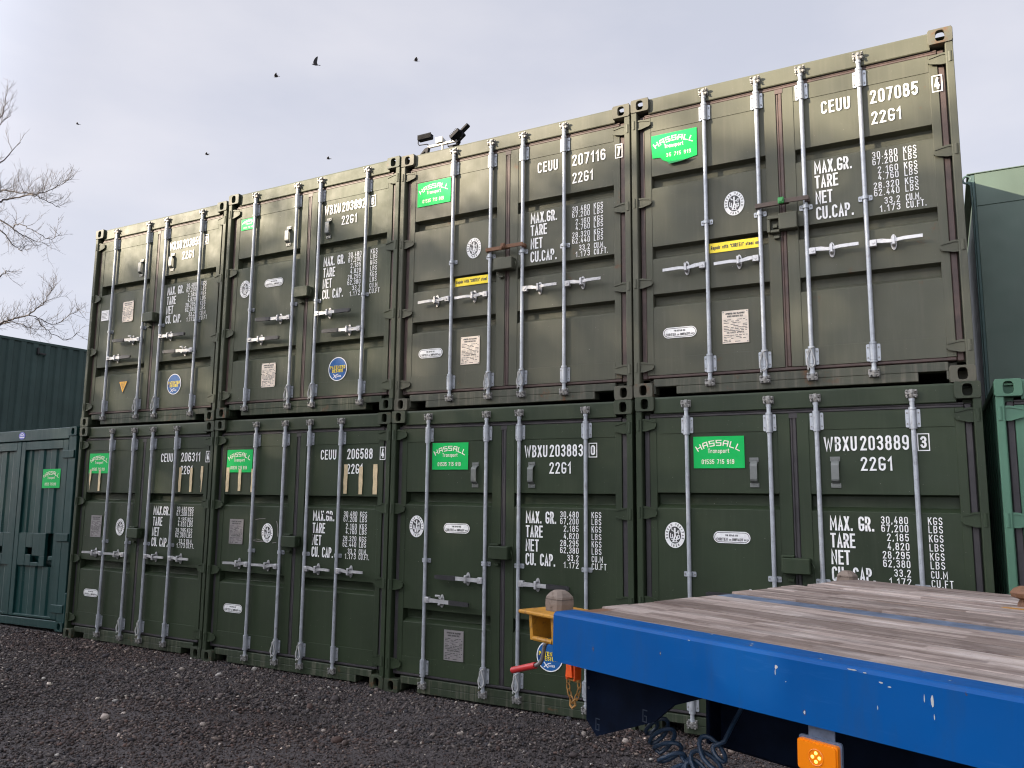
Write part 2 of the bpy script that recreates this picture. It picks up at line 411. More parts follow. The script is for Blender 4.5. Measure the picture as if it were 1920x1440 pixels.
# ------------------------------------------------------------------ stroke lettering
def arc(cx, cy, rx, ry, a0, a1, n=7):
    return [(cx+rx*math.cos(math.radians(a0+(a1-a0)*i/n)), cy+ry*math.sin(math.radians(a0+(a1-a0)*i/n))) for i in range(n+1)]
def rr(x0, y0, x1, y1, r):
    p = arc(x1-r, y1-r, r, r, 0, 90, 4)+arc(x0+r, y1-r, r, r, 90, 180, 4)+arc(x0+r, y0+r, r, r, 180, 270, 4)+arc(x1-r, y0+r, r, r, 270, 360, 4)
    return p+[p[0]]
W_ = 0.36
def glyphs():
    w = W_; h = w/2; G = {}
    G['0'] = (w, [rr(0, 0, w, 1, h)]); G['O'] = G['0']
    G['1'] = (0.20, [[(0, .76), (.17, 1), (.17, 0)]])
    G['2'] = (w, [arc(h, .8, h, .2, 180, -35, 8)+[(0, 0), (w, 0)]])
    G['3'] = (w, [arc(h, .77, h, .23, 160, -80, 8)+[(h*.9, .54)], [(h*.9, .54)]+arc(h, .26, h, .26, 80, -160, 8)])
    G['4'] = (w, [[(w*.62, 1), (0, .26), (w, .26)], [(w*.72, .5), (w*.72, 0)]])
    G['5'] = (w, [[(w, 1), (.03, 1), (.0, .52)]+arc(h, .32, h, .32, 110, -150, 9)])
    G['6'] = (w, [rr(0, 0, w, .58, h), [(0, .3), (0, .75)]+arc(h, .8, h, .2, 180, 20, 6)])
    G['7'] = (w, [[(0, 1), (w, 1), (w*.32, 0)]])
    G['8'] = (w, [rr(0, 0, w, .53, h), rr(.02, .53, w-.02, 1, h-.02)])
    G['9'] = (w, [rr(0, .42, w, 1, h), [(w, .7), (w, .25)]+arc(h, .2, h, .2, 0, -160, 6)])
    G['.'] = (0.06, [[(0.03, 0), (0.03, .045)]]); G[','] = (0.06, [[(0.04, .06), (0.0, -.10)]])
    G['"'] = (.14, [[(.02, 1), (.02, .8)], [(.12, 1), (.12, .8)]]); G[' '] = (0.20, [])
    G['A'] = (w, [[(0, 0), (h, 1), (w, 0)], [(w*.2, .30), (w*.8, .30)]])
    G['B'] = (w, [[(0, 0), (0, 1), (h, 1)]+arc(h, .77, h, .23, 90, -90, 6)+[(0, .54)], [(h, .54)]+arc(h, .27, h, .27, 90, -90, 6)+[(0, 0)]])
    G['C'] = (w, [arc(h, .8, h, .2, 10, 180, 6)+arc(h, .2, h, .2, 180, 350, 6)])
    G['D'] = (w, [[(0, 0), (0, 1), (h, 1)]+arc(h, .8, h, .2, 90, 0, 4)+arc(h, .2, h, .2, 0, -90, 4)+[(0, 0)]])
    G['E'] = (w*.9, [[(w*.9, 1), (0, 1), (0, 0), (w*.9, 0)], [(0, .52), (w*.8, .52)]])
    G['F'] = (w*.9, [[(w*.9, 1), (0, 1), (0, 0)], [(0, .5), (w*.75, .5)]])
    G['G'] = (w*1.08, [arc(h*1.08, .83, h*1.08, .17, 5, 180, 6)+arc(h*1.08, .2, h*1.08, .2, 180, 360, 6)+[(w*1.08, .44), (h*1.1, .44)]])
    G['H'] = (w, [[(0, 0), (0, 1)], [(w, 0), (w, 1)], [(0, .52), (w, .52)]])
    G['I'] = (0.05, [[(.02, 0), (.02, 1)]])
    G['K'] = (w, [[(0, 0), (0, 1)], [(w, 1), (.02, .42)], [(w*.38, .62), (w, 0)]])
    G['L'] = (w*.85, [[(0, 1), (0, 0), (w*.85, 0)]])
    G['M'] = (w*1.5, [[(0, 0), (0, 1), (w*.75, .30), (w*1.5, 1), (w*1.5, 0)]])
    G['N'] = (w*1.15, [[(0, 0), (0, 1), (w*1.15, 0), (w*1.15, 1)]])
    G['P'] = (w, [[(0, 0), (0, 1), (h, 1)]+arc(h, .74, h, .26, 90, -90, 6)+[(0, .48)]])
    G['Q'] = (w, [rr(0, 0, w, 1, h), [(h, .25), (w*1.05, -.05)]])
    G['R'] = (w, [[(0, 0), (0, 1), (h, 1)]+arc(h, .74, h, .26, 90, -90, 6)+[(0, .48)], [(h, .48), (w, 0)]])
    G['S'] = (w, [arc(h, .77, h, .23, 20, 240, 8)+[(w*.7, .46)]+arc(h, .25, h, .25, 40, -160, 8)])
    G['T'] = (w, [[(0, 1), (w, 1)], [(h, 1), (h, 0)]])
    G['U'] = (w, [[(0, 1)]+arc(h, .2, h, .2, 180, 360, 8)+[(w, 1)]])
    G['V'] = (w, [[(0, 1), (h, 0), (w, 1)]])
    G['W'] = (w*1.8, [[(0, 1), (w*.45, 0), (w*.9, .85), (w*1.35, 0), (w*1.8, 1)]])
    G['X'] = (w, [[(0, 0), (w, 1)], [(0, 1), (w, 0)]])
    G['Y'] = (w, [[(0, 1), (h, .45), (w, 1)], [(h, .45), (h, 0)]])
    lo = .66
    G['a'] = (.34, [[(.34, lo), (.34, 0)], rr(0, 0, .34, lo, .17)]); G['e'] = (.34, [[(0, .34), (.34, .34)]+arc(.17, .40, .17, .26, 0, 180, 6)+arc(.17, .2, .17, .2, 180, 330, 6)])
    G['h'] = (.32, [[(0, 0), (0, 1)], [(0, .4)]+arc(.16, .46, .16, .2, 180, 0, 6)+[(.32, 0)]])
    G['i'] = (.05, [[(.02, 0), (.02, lo)], [(.02, .86), (.02, .92)]]); G['l'] = (.05, [[(.02, 0), (.02, 1)]])
    G['n'] = (.32, [[(0, 0), (0, lo)], [(0, .4)]+arc(.16, .46, .16, .2, 180, 0, 6)+[(.32, 0)]])
    G['o'] = (.34, [rr(0, 0, .34, lo, .17)]); G['p'] = (.34, [[(0, -.3), (0, lo)], rr(0, 0, .34, lo, .17)])
    G['r'] = (.22, [[(0, 0), (0, lo)], [(0, .42), (.08, .62), (.22, lo)]])
    G['s'] = (.30, [[(.3, .6), (.12, lo), (.02, .52), (.28, .2), (.2, .02), (0, .06)]])
    G['t'] = (.22, [[(.08, .92), (.08, .1), (.22, 0)], [(-.04, lo), (.22, lo)]])
    G['w'] = (.46, [[(0, lo), (.12, 0), (.23, .6), (.34, 0), (.46, lo)]]); G['y'] = (.32, [[(0, lo), (.16, .05)], [(.32, lo), (.08, -.3)]])
    # square technical letters of the green signs
    G['~A'] = (.62, [[(0, 0), (.0, .55), (.12, .9), (.62, .9), (.62, 0)], [(.1, .4), (.62, .4)]])
    G['~H'] = (.62, [[(0, 0), (0, .9)], [(.62, 0), (.62, .9)], [(0, .45), (.62, .45)]])
    G['~S'] = (.62, [[(.62, .9), (0, .9), (0, .47), (.62, .47), (.62, 0), (0, 0)]])
    G['~L'] = (.58, [[(0, .9), (0, 0), (.58, 0)]])
    return G
GL_ = glyphs()

def ribbon(mb, path, t, fn, y):
    n = len(path); closed = n > 2 and abs(path[0][0]-path[-1][0])+abs(path[0][1]-path[-1][1]) < 1e-6
    P = [Vector(p) for p in path]; a = []; b = []
    for i in range(n):
        if closed: d0 = P[i]-P[i-1] if i > 0 else P[0]-P[n-2]; d1 = P[i+1]-P[i] if i < n-1 else P[1]-P[0]
        else: d0 = P[i]-P[i-1] if i > 0 else P[1]-P[0]; d1 = P[i+1]-P[i] if i < n-1 else P[n-1]-P[n-2]
        if d0.length < 1e-9: d0 = d1
        if d1.length < 1e-9: d1 = d0
        d0 = d0.normalized(); d1 = d1.normalized()
        n0 = Vector((-d0.y, d0.x)); n1 = Vector((-d1.y, d1.x)); m = n0+n1
        if m.length < 1e-6: m = n0.copy()
        m.normalize(); k = min(1/max(m.dot(n0), .35), 2.2)
        q = P[i].copy()
        if not closed:
            if i == 0: q -= d0*t*.5
            if i == n-1: q += d1*t*.5
        a.append(q+m*t*.5*k); b.append(q-m*t*.5*k)
    vs = [(*fn(p.x, p.y), 0) for p in a]+[(*fn(p.x, p.y), 0) for p in b]
    vs = [(u, y, z) for u, z, _ in vs]
    mb.add(vs, [(i, i+1, n+i+1, n+i) for i in range(n-1)])

def text(mb, s, u0, z0, hgt, width=None, t=0.15, y=0.0, right=None, gap=0.33, tech=False, xform=None, center=None):
    seq = [('~'+c if tech and '~'+c in GL_ else c) for c in s]
    ws = [GL_[c][0] for c in seq]
    tot = sum(ws)+gap*(len(seq)-1)
    sx = hgt*(1-t)/1.0; sc = hgt*(1-t)
    kx = sc if width is None else (width-hgt*t)/max(tot, .05)
    if right is not None: u0 = right-(tot*kx+hgt*t)
    if center is not None: u0 = center-(tot*kx+hgt*t)/2
    x = 0.0; e = 0
    for c, wd in zip(seq, ws):
        for path in GL_[c][1]:
            pts = [((x+px)*kx+hgt*t/2, pz*sc+hgt*t/2) for px, pz in path]
            f = (lambda a, b: (u0+a, z0+b)) if xform is None else (lambda a, b: xform(a, b))
            ribbon(mb, pts, hgt*t, f, y-0.00025*(e % 4)); e += 1
        x += wd+gap
    return tot*kx+hgt*t

def ell(cx, cz, rx, rz, n=36):
    return [(cx+rx*math.cos(2*PI*i/n), cz+rz*math.sin(2*PI*i/n)) for i in range(n)]
def rrect(x0, z0, x1, z1, r, n=5):
    return rr(x0, z0, x1, z1, r)[:-1]

# ------------------------------------------------------------------ containers
CW, CH, CL = 2.438, 2.591, 6.058
YS, YP, YR = 0.045, 0.049, 0.120          # stile face, panel face, recess floor

def casting_mesh(right, top, mat):
    def make():
        mb = MB(); w_, h_, d_ = 0.162, 0.118, 0.178
        x0 = CW-w_ if right else 0.0; z0 = CH-h_ if top else 0.0
        n = 32; cx, cz = x0+w_/2, z0+h_/2
        hx, hz = 0.030, 0.041
        def outer(a, r=.008):
            dx, dz = math.cos(a), math.sin(a)
            hw, hh = w_/2, h_/2
            k = min(hw/max(abs(dx), 1e-9), hh/max(abs(dz), 1e-9)); px, pz = dx*k, dz*k
            ex, ez = hw-r, hh-r
            if abs(px) > ex and abs(pz) > ez:
                qx, qz = abs(px)-ex, abs(pz)-ez; q = math.hypot(qx, qz)
                px = math.copysign(ex+qx/q*r, px); pz = math.copysign(ez+qz/q*r, pz)
            return cx+px, cz+pz
        def hole(a):
            dx, dz = math.cos(a), math.sin(a)
            k = (abs(dx/hx)**3.2+abs(dz/hz)**3.2)**(-1/3.2)
            return cx+dx*k, cz+dz*k
        A = [2*PI*(i+.5)/n for i in range(n)]
        o0 = [outer(a) for a in A]; hl = [hole(a) for a in A]
        shrink = lambda p: (cx+(p[0]-cx)*.965, cz+(p[1]-cz)*.955)
        rings = [[(p[0], .04, p[1]) for p in hl], [(p[0], .003, p[1]) for p in hl],
                 [(cx+(p[0]-cx)*1.05, 0, cz+(p[1]-cz)*1.05) for p in hl],
                 [(*shrink(p)[:1], 0, shrink(p)[1]) for p in o0], [(p[0], .005, p[1]) for p in o0], [(p[0], .045, p[1]) for p in o0]]
        mb.loft(rings, cap=False)
        # sides further back; the top of an upper casting has its own opening
        for i in range(n):
            j = (i+1) % n
            mid = ((o0[i][0]+o0[j][0])/2, (o0[i][1]+o0[j][1])/2)
            segs = [(.045, .135), (.135, d_)]
            up = abs(mid[1]-(z0+h_ if top else z0)) < .004 and abs(mid[0]-cx) < .048
            for q, (ya, yb) in enumerate(segs):
                if up and q == 0: continue
                mb.add([(o0[i][0], ya, o0[i][1]), (o0[j][0], ya, o0[j][1]), (o0[j][0], yb, o0[j][1]), (o0[i][0], yb, o0[i][1])], [(0, 1, 2, 3)])
        mb.add([(p[0], d_, p[1]) for p in o0], [tuple(range(n))])
        return mb.mesh('corner_casting', mat, smooth=True)
    return cached(('cast', right, top, mat), make)

def mirror_poly(poly): return [(CW-a, b) for a, b in reversed(poly)]
def post_mesh(right, mat):
    def make():
        mb = MB()
        p = [(0.003, .012), (.006, .008), (.047, .008), (.053, .013), (.055, .02), (.055, .10), (.112, .10), (.112, .112), (0.003, .112)]
        if right: p = mirror_poly(p)
        mb.prism_z(p, .118, CH-.118)
        return mb.mesh('corner_post', mat)
    return cached(('post', right, mat), make)
def header_mesh(mat):
    def make():
        mb = MB()
        prof = [(.032, 2.458), (.034, 2.572), (.040, 2.586), (.16, 2.589), (.16, 2.46), (.10, 2.456), (.037, 2.452)]
        mb.prism_x(prof, .150, CW-.150)
        mb.box(.112, CW-.112, .10, .115, 2.40, 2.455)
        return mb.mesh('door_header', mat)
    return cached(('hdr', mat), make)
def sill_mesh(mat):
    def make():
        mb = MB()
        f = .034
        mb.box(.351, CW-.351, f, .15, .022, .0865, .004)
        mb.box(.1625, CW-.1625, f, .15, .0867, .150, .004)
        mb.box(.1625, .1765, f, .15, .03, .0866); mb.box(CW-.1765, CW-.1625, f, .15, .03, .0866)
        mb.box(.056, .1624, .10, .15, .118, .15); mb.box(CW-.1624, CW-.056, .10, .15, .118, .15)
        return mb.mesh('door_sill', mat)
    return cached(('sill', mat), make)
def gasket_mesh(mat):
    def make():
        mb = MB()
        for a, b in ((.063, .1075), (CW-.1075, CW-.063)):
            mb.box(a, b, .054, .098, .155, 2.445, .006)
        mb.box(.108, CW-.108, .046, .098, 2.4185, 2.4385, .005); mb.box(.108, CW-.108, .050, .098, 2.4388, 2.4535, .003)
        mb.box(.108, CW-.108, .046, .098, .158, .1835, .006)
        mb.box(1.1955, 1.212, .050, .09, .1837, 2.4183, .004); mb.box(1.2125, 1.2425, .045, .09, .1837, 2.4183, .007)
        mb.box(1.190, 1.250, .0425, .0448, 2.38, 2.4182, .001)
        return mb.mesh('door_gasket', mat)
    return cached(('gask', mat), make)

REC3 = [(1.892, 1.780), (1.274, 1.160), (.866, .748)]
REC2C = [(1.774, 1.650), (.955, .832)]
REC2W = [(1.824, 1.698), (.755, .632)]
def door_mesh(right, rec, key, mat):
    def make():
        mb = MB()
        u0, u1, p0, p1 = (.108, 1.195, .166, 1.103) if not right else (1.243, CW-.108, 1.328, 2.271)
        zb, zt = .1845, 2.4175
        mb.box(u0, p0, YS, .128, zb, zt, .003); mb.box(p1, u1, YS, .128, zb, zt, .003)
        prof = [(YS, zb), (YS, .3265), (YP, .3285)]
        for top, bot in sorted(rec):
            top, bot = max(top, bot), min(top, bot)
            prof += [(YP, bot), (YP+.002, bot+.004), (YR-.003, bot+.034), (YR, bot+.040), (YR, top-.016), (YR-.003, top-.012), (YP+.002, top-.002), (YP, top)]
        prof += [(YP, 2.289), (YS, 2.291), (YS, zt)]
        nn = 8
        rings = []
        for i in range(nn+1):
            x = p0+(p1-p0)*i/nn
            rings.append([(x, y, z) for y, z in prof])
        mb.loft(rings, closed=False, cap=False)
        mb.add([(p0, YS, zt), (p1, YS, zt), (p1, .128, zt), (p0, .128, zt)], [(0, 1, 2, 3)])
        mb.add([(p0, .135, zb), (p1, .135, zb), (p1, .135, zt), (p0, .135, zt)], [(0, 1, 2, 3)])
        return mb.mesh('door', mat)
    return cached(('door', right, key, mat), make)

def hinge_mesh(right, mat, wide):
    def make():
        mb = MB(); s = 1
        k = .045 if wide else .038
        p = [(.004, -k), (.075, -k), (.150, -k*.55), (.168, -k*.3), (.168, k*.3), (.150, k*.62), (.075, k), (.004, k)]
        if right: p = mirror_poly(p)
        mb.prism_y(p, .026, .0435)
        q = [(.055, -k-.004), (.085, -k-.004), (.160, -k*.62), (.160, -k*.42), (.085, -k+.008), (.055, -k+.008)]
        r_ = [(.055, k-.008), (.085, k-.008), (.160, k*.42), (.160, k*.70), (.085, k+.006), (.055, k+.006)]
        for g in (q, r_): mb.prism_y(mirror_poly(g) if right else g, .020, .0262)
        c = CW-.026 if right else .026
        mb.lathe((c, .018, 0), [(.017, -k), (.017, k)], 'z', 12)
        return mb.mesh('hinge', mat, smooth=True)
    return cached(('hinge', right, mat, wide), make)

def bar_mesh():
    def make():
        mb = MB()
        mb.lathe((0, .020, 0), [(.0165, .135), (.0165, 2.475)], 'z', 14)
        mb.lathe((0, .020, 0), [(.020, .118), (.020, .136)], 'z', 14)
        mb.lathe((0, .020, 0), [(.020, 2.470), (.020, 2.49)], 'z', 14)
        mb.cur = 1
        for z in (.10, 2.522):              # cam heads
            up = 1 if z > 1 else -1
            mb.lathe((0, .020, z), [(.019, -.03), (.023, -.012), (.023, .012), (.016, .024)], 'z', 10)
            mb.box(-.040, .012, .000, .014, z-.013+up*.006, z+.013+up*.006, .003)
            mb.box(.008, .034, .002, .020, z-.018, z-.002, .003)
        return mb.mesh('locking_bar', ['zinc', 'zinc_dirty'], smooth=True)
    return cached('bar', make)
def keeper_mesh(dirty):
    def make():
        mb = MB()
        mb.box(-.036, .036, .027, .0335, -.030, .030, .003)
        for sx in (-1, 1):
            mb.prism_z([(sx*.030, .027), (sx*.038, .004), (sx*.026, -.004), (sx*.020, .010), (sx*.016, .027)], .004, .020)
            mb.prism_z([(sx*.030, .027), (sx*.038, .008), (sx*.027, .000), (sx*.022, .012), (sx*.016, .027)], -.020, -.006)
        mb.box(-.012, .012, .006, .027, .018, .032, .003)
        for sx in (-1, 1):
            mb.box(sx*.030-.007, sx*.030+.007, -.010, .014, .012, .026, .003); mb.box(sx*.026-.006, sx*.026+.006, -.008, .010, -.030, -.020, .003)
        mb.lathe((0, -.010, .006), [(.008, 0), (.008, .012)], 'y', 8)
        return mb.mesh('cam_keeper', 'zinc_dirty')
    return cached(('keep', dirty), make)
def bracket_mesh(hgt, wd):
    def make():
        mb = MB(); h = hgt/2; q = wd/2
        mb.prism_y(rrect(-q, -h, q, h, .008), .0385, .0445)
        mb.lathe((0, .020, 0), [(.0235, -h+.006), (.0235, h-.006)], 'z', 14)
        mb.box(-.0235, .0235, .022, .0386, -h+.006, h-.006)
        if hgt > .08:
            mb.lathe((0, .020, 0), [(.0255, -h-.012), (.0255, -h+.004)], 'z', 14)
            mb.lathe((0, .020, 0), [(.0255, h-.004), (.0255, h+.012)], 'z', 14)
            for z in (-h+.030, 0, h-.030): mb.lathe((0.003, -.005, z), [(.0045, 0), (.0045, .004)], 'y', 8)
        mb.cur = 1
        for sx in (-1, 1):
            for z in ((-h*.6, h*.6) if hgt > .08 else (0,)):
                mb.lathe((sx*(q-.011), .033, z), [(.006, 0), (.006, .006)], 'y', 8)
        return mb.mesh('bar_bracket', ['zinc', 'zinc_dirty'], smooth=True)
    return cached(('brk', hgt, wd), make)
def handle_mesh(kind, sx, drop):
    # sx: which way the lever points; short zinc lever or long lever with a rubber sleeve
    def make():
        mb = MB(); s = sx
        mb.cur = 0
        X = lambda a, b: (min(a*s, b*s), max(a*s, b*s))
        a, b = X(.014, .062); mb.box(a, b, -.008, .030, -.026, .026, .004)
        mb.lathe((.040*s, -.014, 0), [(.009, 0), (.009, .008)], 'y', 8)
        if kind == 'c':
            pts = [(.055, .004, .012, .013), (.10, .004, .008, .016), (.13, .0, .002, .013), (.165, -.004, -.004, .012), (.20, -.004, .002, .012), (.235, -.008, .005, .0125), (.36, -.014, .003, .012)]
        else:
            pts = [(.055, .004, 0, .018), (.12, .003, 0, .017), (.16, -.002, 0, .015), (.20, -.006, 0, .0165), (.31, -.010, 0, .0165)]
        slope = drop
        rings = []
        for x, y, z, hh in pts:
            z = z+slope*x
            rings.append([(x*s, y-.006, z-hh), (x*s, y+.006, z-hh), (x*s, y+.006, z+hh), (x*s, y-.006, z+hh)])
        mb.loft(rings)
        if kind != 'c':
            mb.cur = 1
            rings = []
            for x, y, hh, th in ((.285, -.010, .0175, .010), (.30, -.011, .020, .012), (.48, -.018, .018, .011), (.498, -.019, .012, .008)):
                z = slope*x
                rings.append([(x*s, y-th, z-hh), (x*s, y+th, z-hh), (x*s, y+th, z+hh), (x*s, y-th, z+hh)])
            mb.loft(rings)
        return mb.mesh('handle', ['zinc_bright', 'rubber'], smooth=False)
    return cached(('handle', kind, sx, drop), make)
def hook_mesh(open_):
    def make():
        mb = MB()
        mb.prism_y([(a, b) for a, b in ell(0, 0, .022, .058, 20)], .0375, .0445)
        mb.box(-.012, .012, -.016, .0376, -.034, -.018, .003)
        if open_:
            mb.box(-.010, .012, -.004, .0376, .020, .034, .003); mb.box(-.050, .004, -.006, .004, .040, .056, .003); mb.box(-.012, .004, -.006, .0, .03, .05, .002)
        else:
            mb.box(-.012, .012, -.020, .0376, .018, .034, .003); mb.box(-.010, .010, -.022, -.014, -.030, .030, .002)
        mb.lathe((0, .033, .043), [(.006, 0), (.006, .005)], 'y', 8); mb.lathe((0, .033, -.043), [(.006, 0), (.006, .005)], 'y', 8)
        return mb.mesh('handle_hook', 'zinc_bright', smooth=True)
    return cached(('hook', open_), make)
def rope_mesh():
    def make():
        mb = MB()
        pts = []
        for i in range(29):
            t = i/28; a = 2*PI*t
            pts.append((-.004+.026*math.sin(a)*(1 if t < .5 else 1.1), -.009-.004*math.sin(3*a), .02-.11*t*(1-t)*4*.9+.02*math.cos(a)))
        mb.tube(pts, .0045, 6)
        mb.tube([(.02, -.006, .055), (.0, -.013, .045), (-.022, -.008, .025), (-.026, .0, .0), (-.027, -.008, -.06), (-.024, -.010, -.115)], .0045, 6)
        return mb.mesh('rope_loop', 'rope', smooth=True)
    return cached('rope', make)
def lockbox_mesh(kind, mat):
    def make():
        mb = MB()
        if kind == 'open':
            mb.box(1.196, 1.330, -.03, .0435, 1.245, 1.375, .005)
            mb.box(1.105, 1.1955, .000, .0435, 1.345, 1.375, .004); mb.box(1.105, 1.128, .000, .0435, 1.240, 1.3445, .004)
            mb.box(1.1285, 1.1955, .000, .0435, 1.236, 1.258, .004); mb.box(1.145, 1.180, .01, .0435, 1.275, 1.305, .003)
        else:
            mb.box(1.120, 1.312, -.045, .0435, 1.250, 1.362, .006)
            mb.box(1.108, 1.200, -.005, .0435, 1.364, 1.380, .003)
            mb.box(1.106, 1.1195, -.005, .0435, 1.262, 1.378, .002)
            mb.tube([(1.315, .02, 1.325), (1.326, -.005, 1.322), (1.340, -.012, 1.300), (1.332, -.008, 1.275), (1.318, -.006, 1.272)], .004, 6)
        mb.box(1.150, 1.192, .012, .0435, 1.190, 1.212, .003)
        return mb.mesh('lock_box', mat)
    return cached(('lbox', kind, mat), make)
def grip_mesh():
    def make():
        mb = MB()
        for z0, z1 in ((.078, .112), (-.112, -.078)):
            mb.box(-.034, .034, .0400, .0446, z0, z1, .002)
            for sx in (-.018, .018): mb.lathe((sx, .035, (z0+z1)/2), [(.006, 0), (.006, .006)], 'y', 8)
        mb.prism_x([(.0400, .082), (.0100, .062), (.006, .050), (.006, -.050), (.0100, -.062), (.0400, -.082), (.0400, -.074), (.0160, -.055), (.0130, -.046), (.0130, .046), (.0160, .055), (.0400, .074)], -.026, .026)
        return mb.mesh('hand_grip', 'grip')
    return cached('grip', make)

def corr_profile(length, depth=.036, pitch=.278):
    p = []; x = 0
    while x < length-.01:
        for dx, d in ((0, 0), (.104, 0), (.139, depth), (.243, depth)):
            if x+dx <= length: p.append((x+dx, d))
        x += pitch
    p.append((length, 0)); return p
def side_wall_mesh(right, mat):
    def make():
        mb = MB(); pr = corr_profile(CL-.36)
        X = (lambda d: CW-.012-d) if right else (lambda d: .012+d)
        r0 = [(X(d), .18+a, .155) for a, d in pr]; r1 = [(X(d), .18+a, 2.53) for a, d in pr]
        mb.loft([r0, r1], closed=False, cap=False)
        a, b = (CW-.065, CW-.006) if right else (.006, .065)
        mb.box(a, b, .179, CL-.179, 2.53, 2.588, .004); mb.box(a, b, .179, CL-.179, .02, .155, .004)
        return mb.mesh('side_wall', mat)
    return cached(('side', right, mat), make)
def end_wall_mesh(mat):
    def make():
        mb = MB(); pr = corr_profile(CW-.33, .045, .25)
        r0 = [(.165+a, CL-.02-d, .12) for a, d in pr]; r1 = [(.165+a, CL-.02-d, 2.50) for a, d in pr]
        mb.loft([r0, r1], closed=False, cap=False)
        mb.box(.163, CW-.163, CL-.10, CL-.008, 2.50, 2.588); mb.box(.163, CW-.163, CL-.10, CL-.008, .02, .12)
        return mb.mesh('end_wall', mat)
    return cached(('end', mat), make)
def roof_mesh(mat):
    def make():
        mb = MB(); mb.box(.066, CW-.066, .162, CL-.102, 2.566, 2.578); return mb.mesh('roof', mat)
    return cached(('roof', mat), make)
def floor_mesh():
    def make():
        mb = MB(); mb.box(.066, CW-.066, .152, CL-.102, .10, .15); return mb.mesh('floor_frame', 'dark')
    return cached('floor', make)
def rear_post_mesh(right, mat):
    def make():
        mb = MB(); a, b = (CW-.16, CW-.004) if right else (.004, .16)
        mb.box(a, b, CL-.1, CL-.006, .118, CH-.118); return mb.mesh('corner_post', mat)
    return cached(('rpost', right, mat), make)

def shell(root, mat, castmat, sillmat, gask, front=True):
    for top in (False, True):
        for right in (False, True):
            ob('corner_casting', casting_mesh(right, top, castmat), root)
            ob('corner_casting', casting_mesh(not right, top, castmat), root, (CW, CL, 0), (0, 0, PI))
    for right in (False, True):
        ob('corner_post', post_mesh(right, mat), root)
        ob('corner_post', rear_post_mesh(right, mat), root)
        ob('side_wall', side_wall_mesh(right, mat), root)
    ob('end_wall', end_wall_mesh(mat), root); ob('roof', roof_mesh(mat), root); ob('floor_frame', floor_mesh(), root)
    if front:
        ob('door_header', header_mesh(mat), root); ob('door_sill', sill_mesh(sillmat), root); ob('door_gasket', gasket_mesh(gask), root)

# stickers and lettering ------------------------------------------------------
YT = 0.0435      # lettering sits just proud of the stile face
def mark(name, parent, mb, mats): return ob(name, mb.mesh(name, mats), parent)

def sign_mesh(wd, hg, torn=False, key=0):
    def make():
        mb = MB(); y1 = .0447; y0 = .0420
        if torn:
            poly = [(0, hg*.60), (0, hg), (wd, hg*1.0), (wd, hg*.02), (wd*.78, -hg*.05), (wd*.36, -hg*.03), (wd*.24, hg*.07), (wd*.20, hg*.17), (wd*.02, hg*.19)]
            mb.cur = 0; mb.prism_y(list(reversed(poly)), y0, y1)
            mb.cur = 2; mb.add([(wd*.36, y0-.002, -hg*.03), (wd*.78, y0-.002, -hg*.05), (wd*.93, y0-.018, -hg*.03), (wd*.70, y0-.03, -hg*.13), (wd*.40, y0-.022, -hg*.15)], [(0, 1, 2, 3, 4)])
        else:
            mb.cur = 0; mb.prism_y([(0, 0), (0, hg), (wd, hg), (wd, 0)], y0, y1)
        mb.cur = 1; yl = y0-.0012
        tot = 7*.6+6*.30
        Rr = wd*.78
        cx, cz = wd*.5, hg*.70-Rr
        lh = hg*.205
        def xf(a, b):
            an = (a/(wd*.80)-.5)*1.10
            return cx+(Rr+b)*math.sin(an), cz+(Rr+b)*math.cos(an)
        text(mb, 'HASSALL', 0, 0, lh, wd*.80, .15, yl, gap=.34, tech=True, xform=xf)
        text(mb, 'Transport', 0, hg*.475, hg*.14, wd*.42, .14, yl, gap=.30, center=wd*.5)
        if torn: text(mb, '35 715 919', 0, hg*.145, hg*.135, wd*.54, .14, yl, gap=.30, center=wd*.60)
        else: text(mb, '01535 715 919', 0, hg*.13, hg*.15, wd*.64, .14, yl, gap=.30, center=wd*.48)
        return mb.mesh('green_sign', ['signgreen', 'cream', 'signdark'])
    return cached(('sign', wd, hg, torn), make)

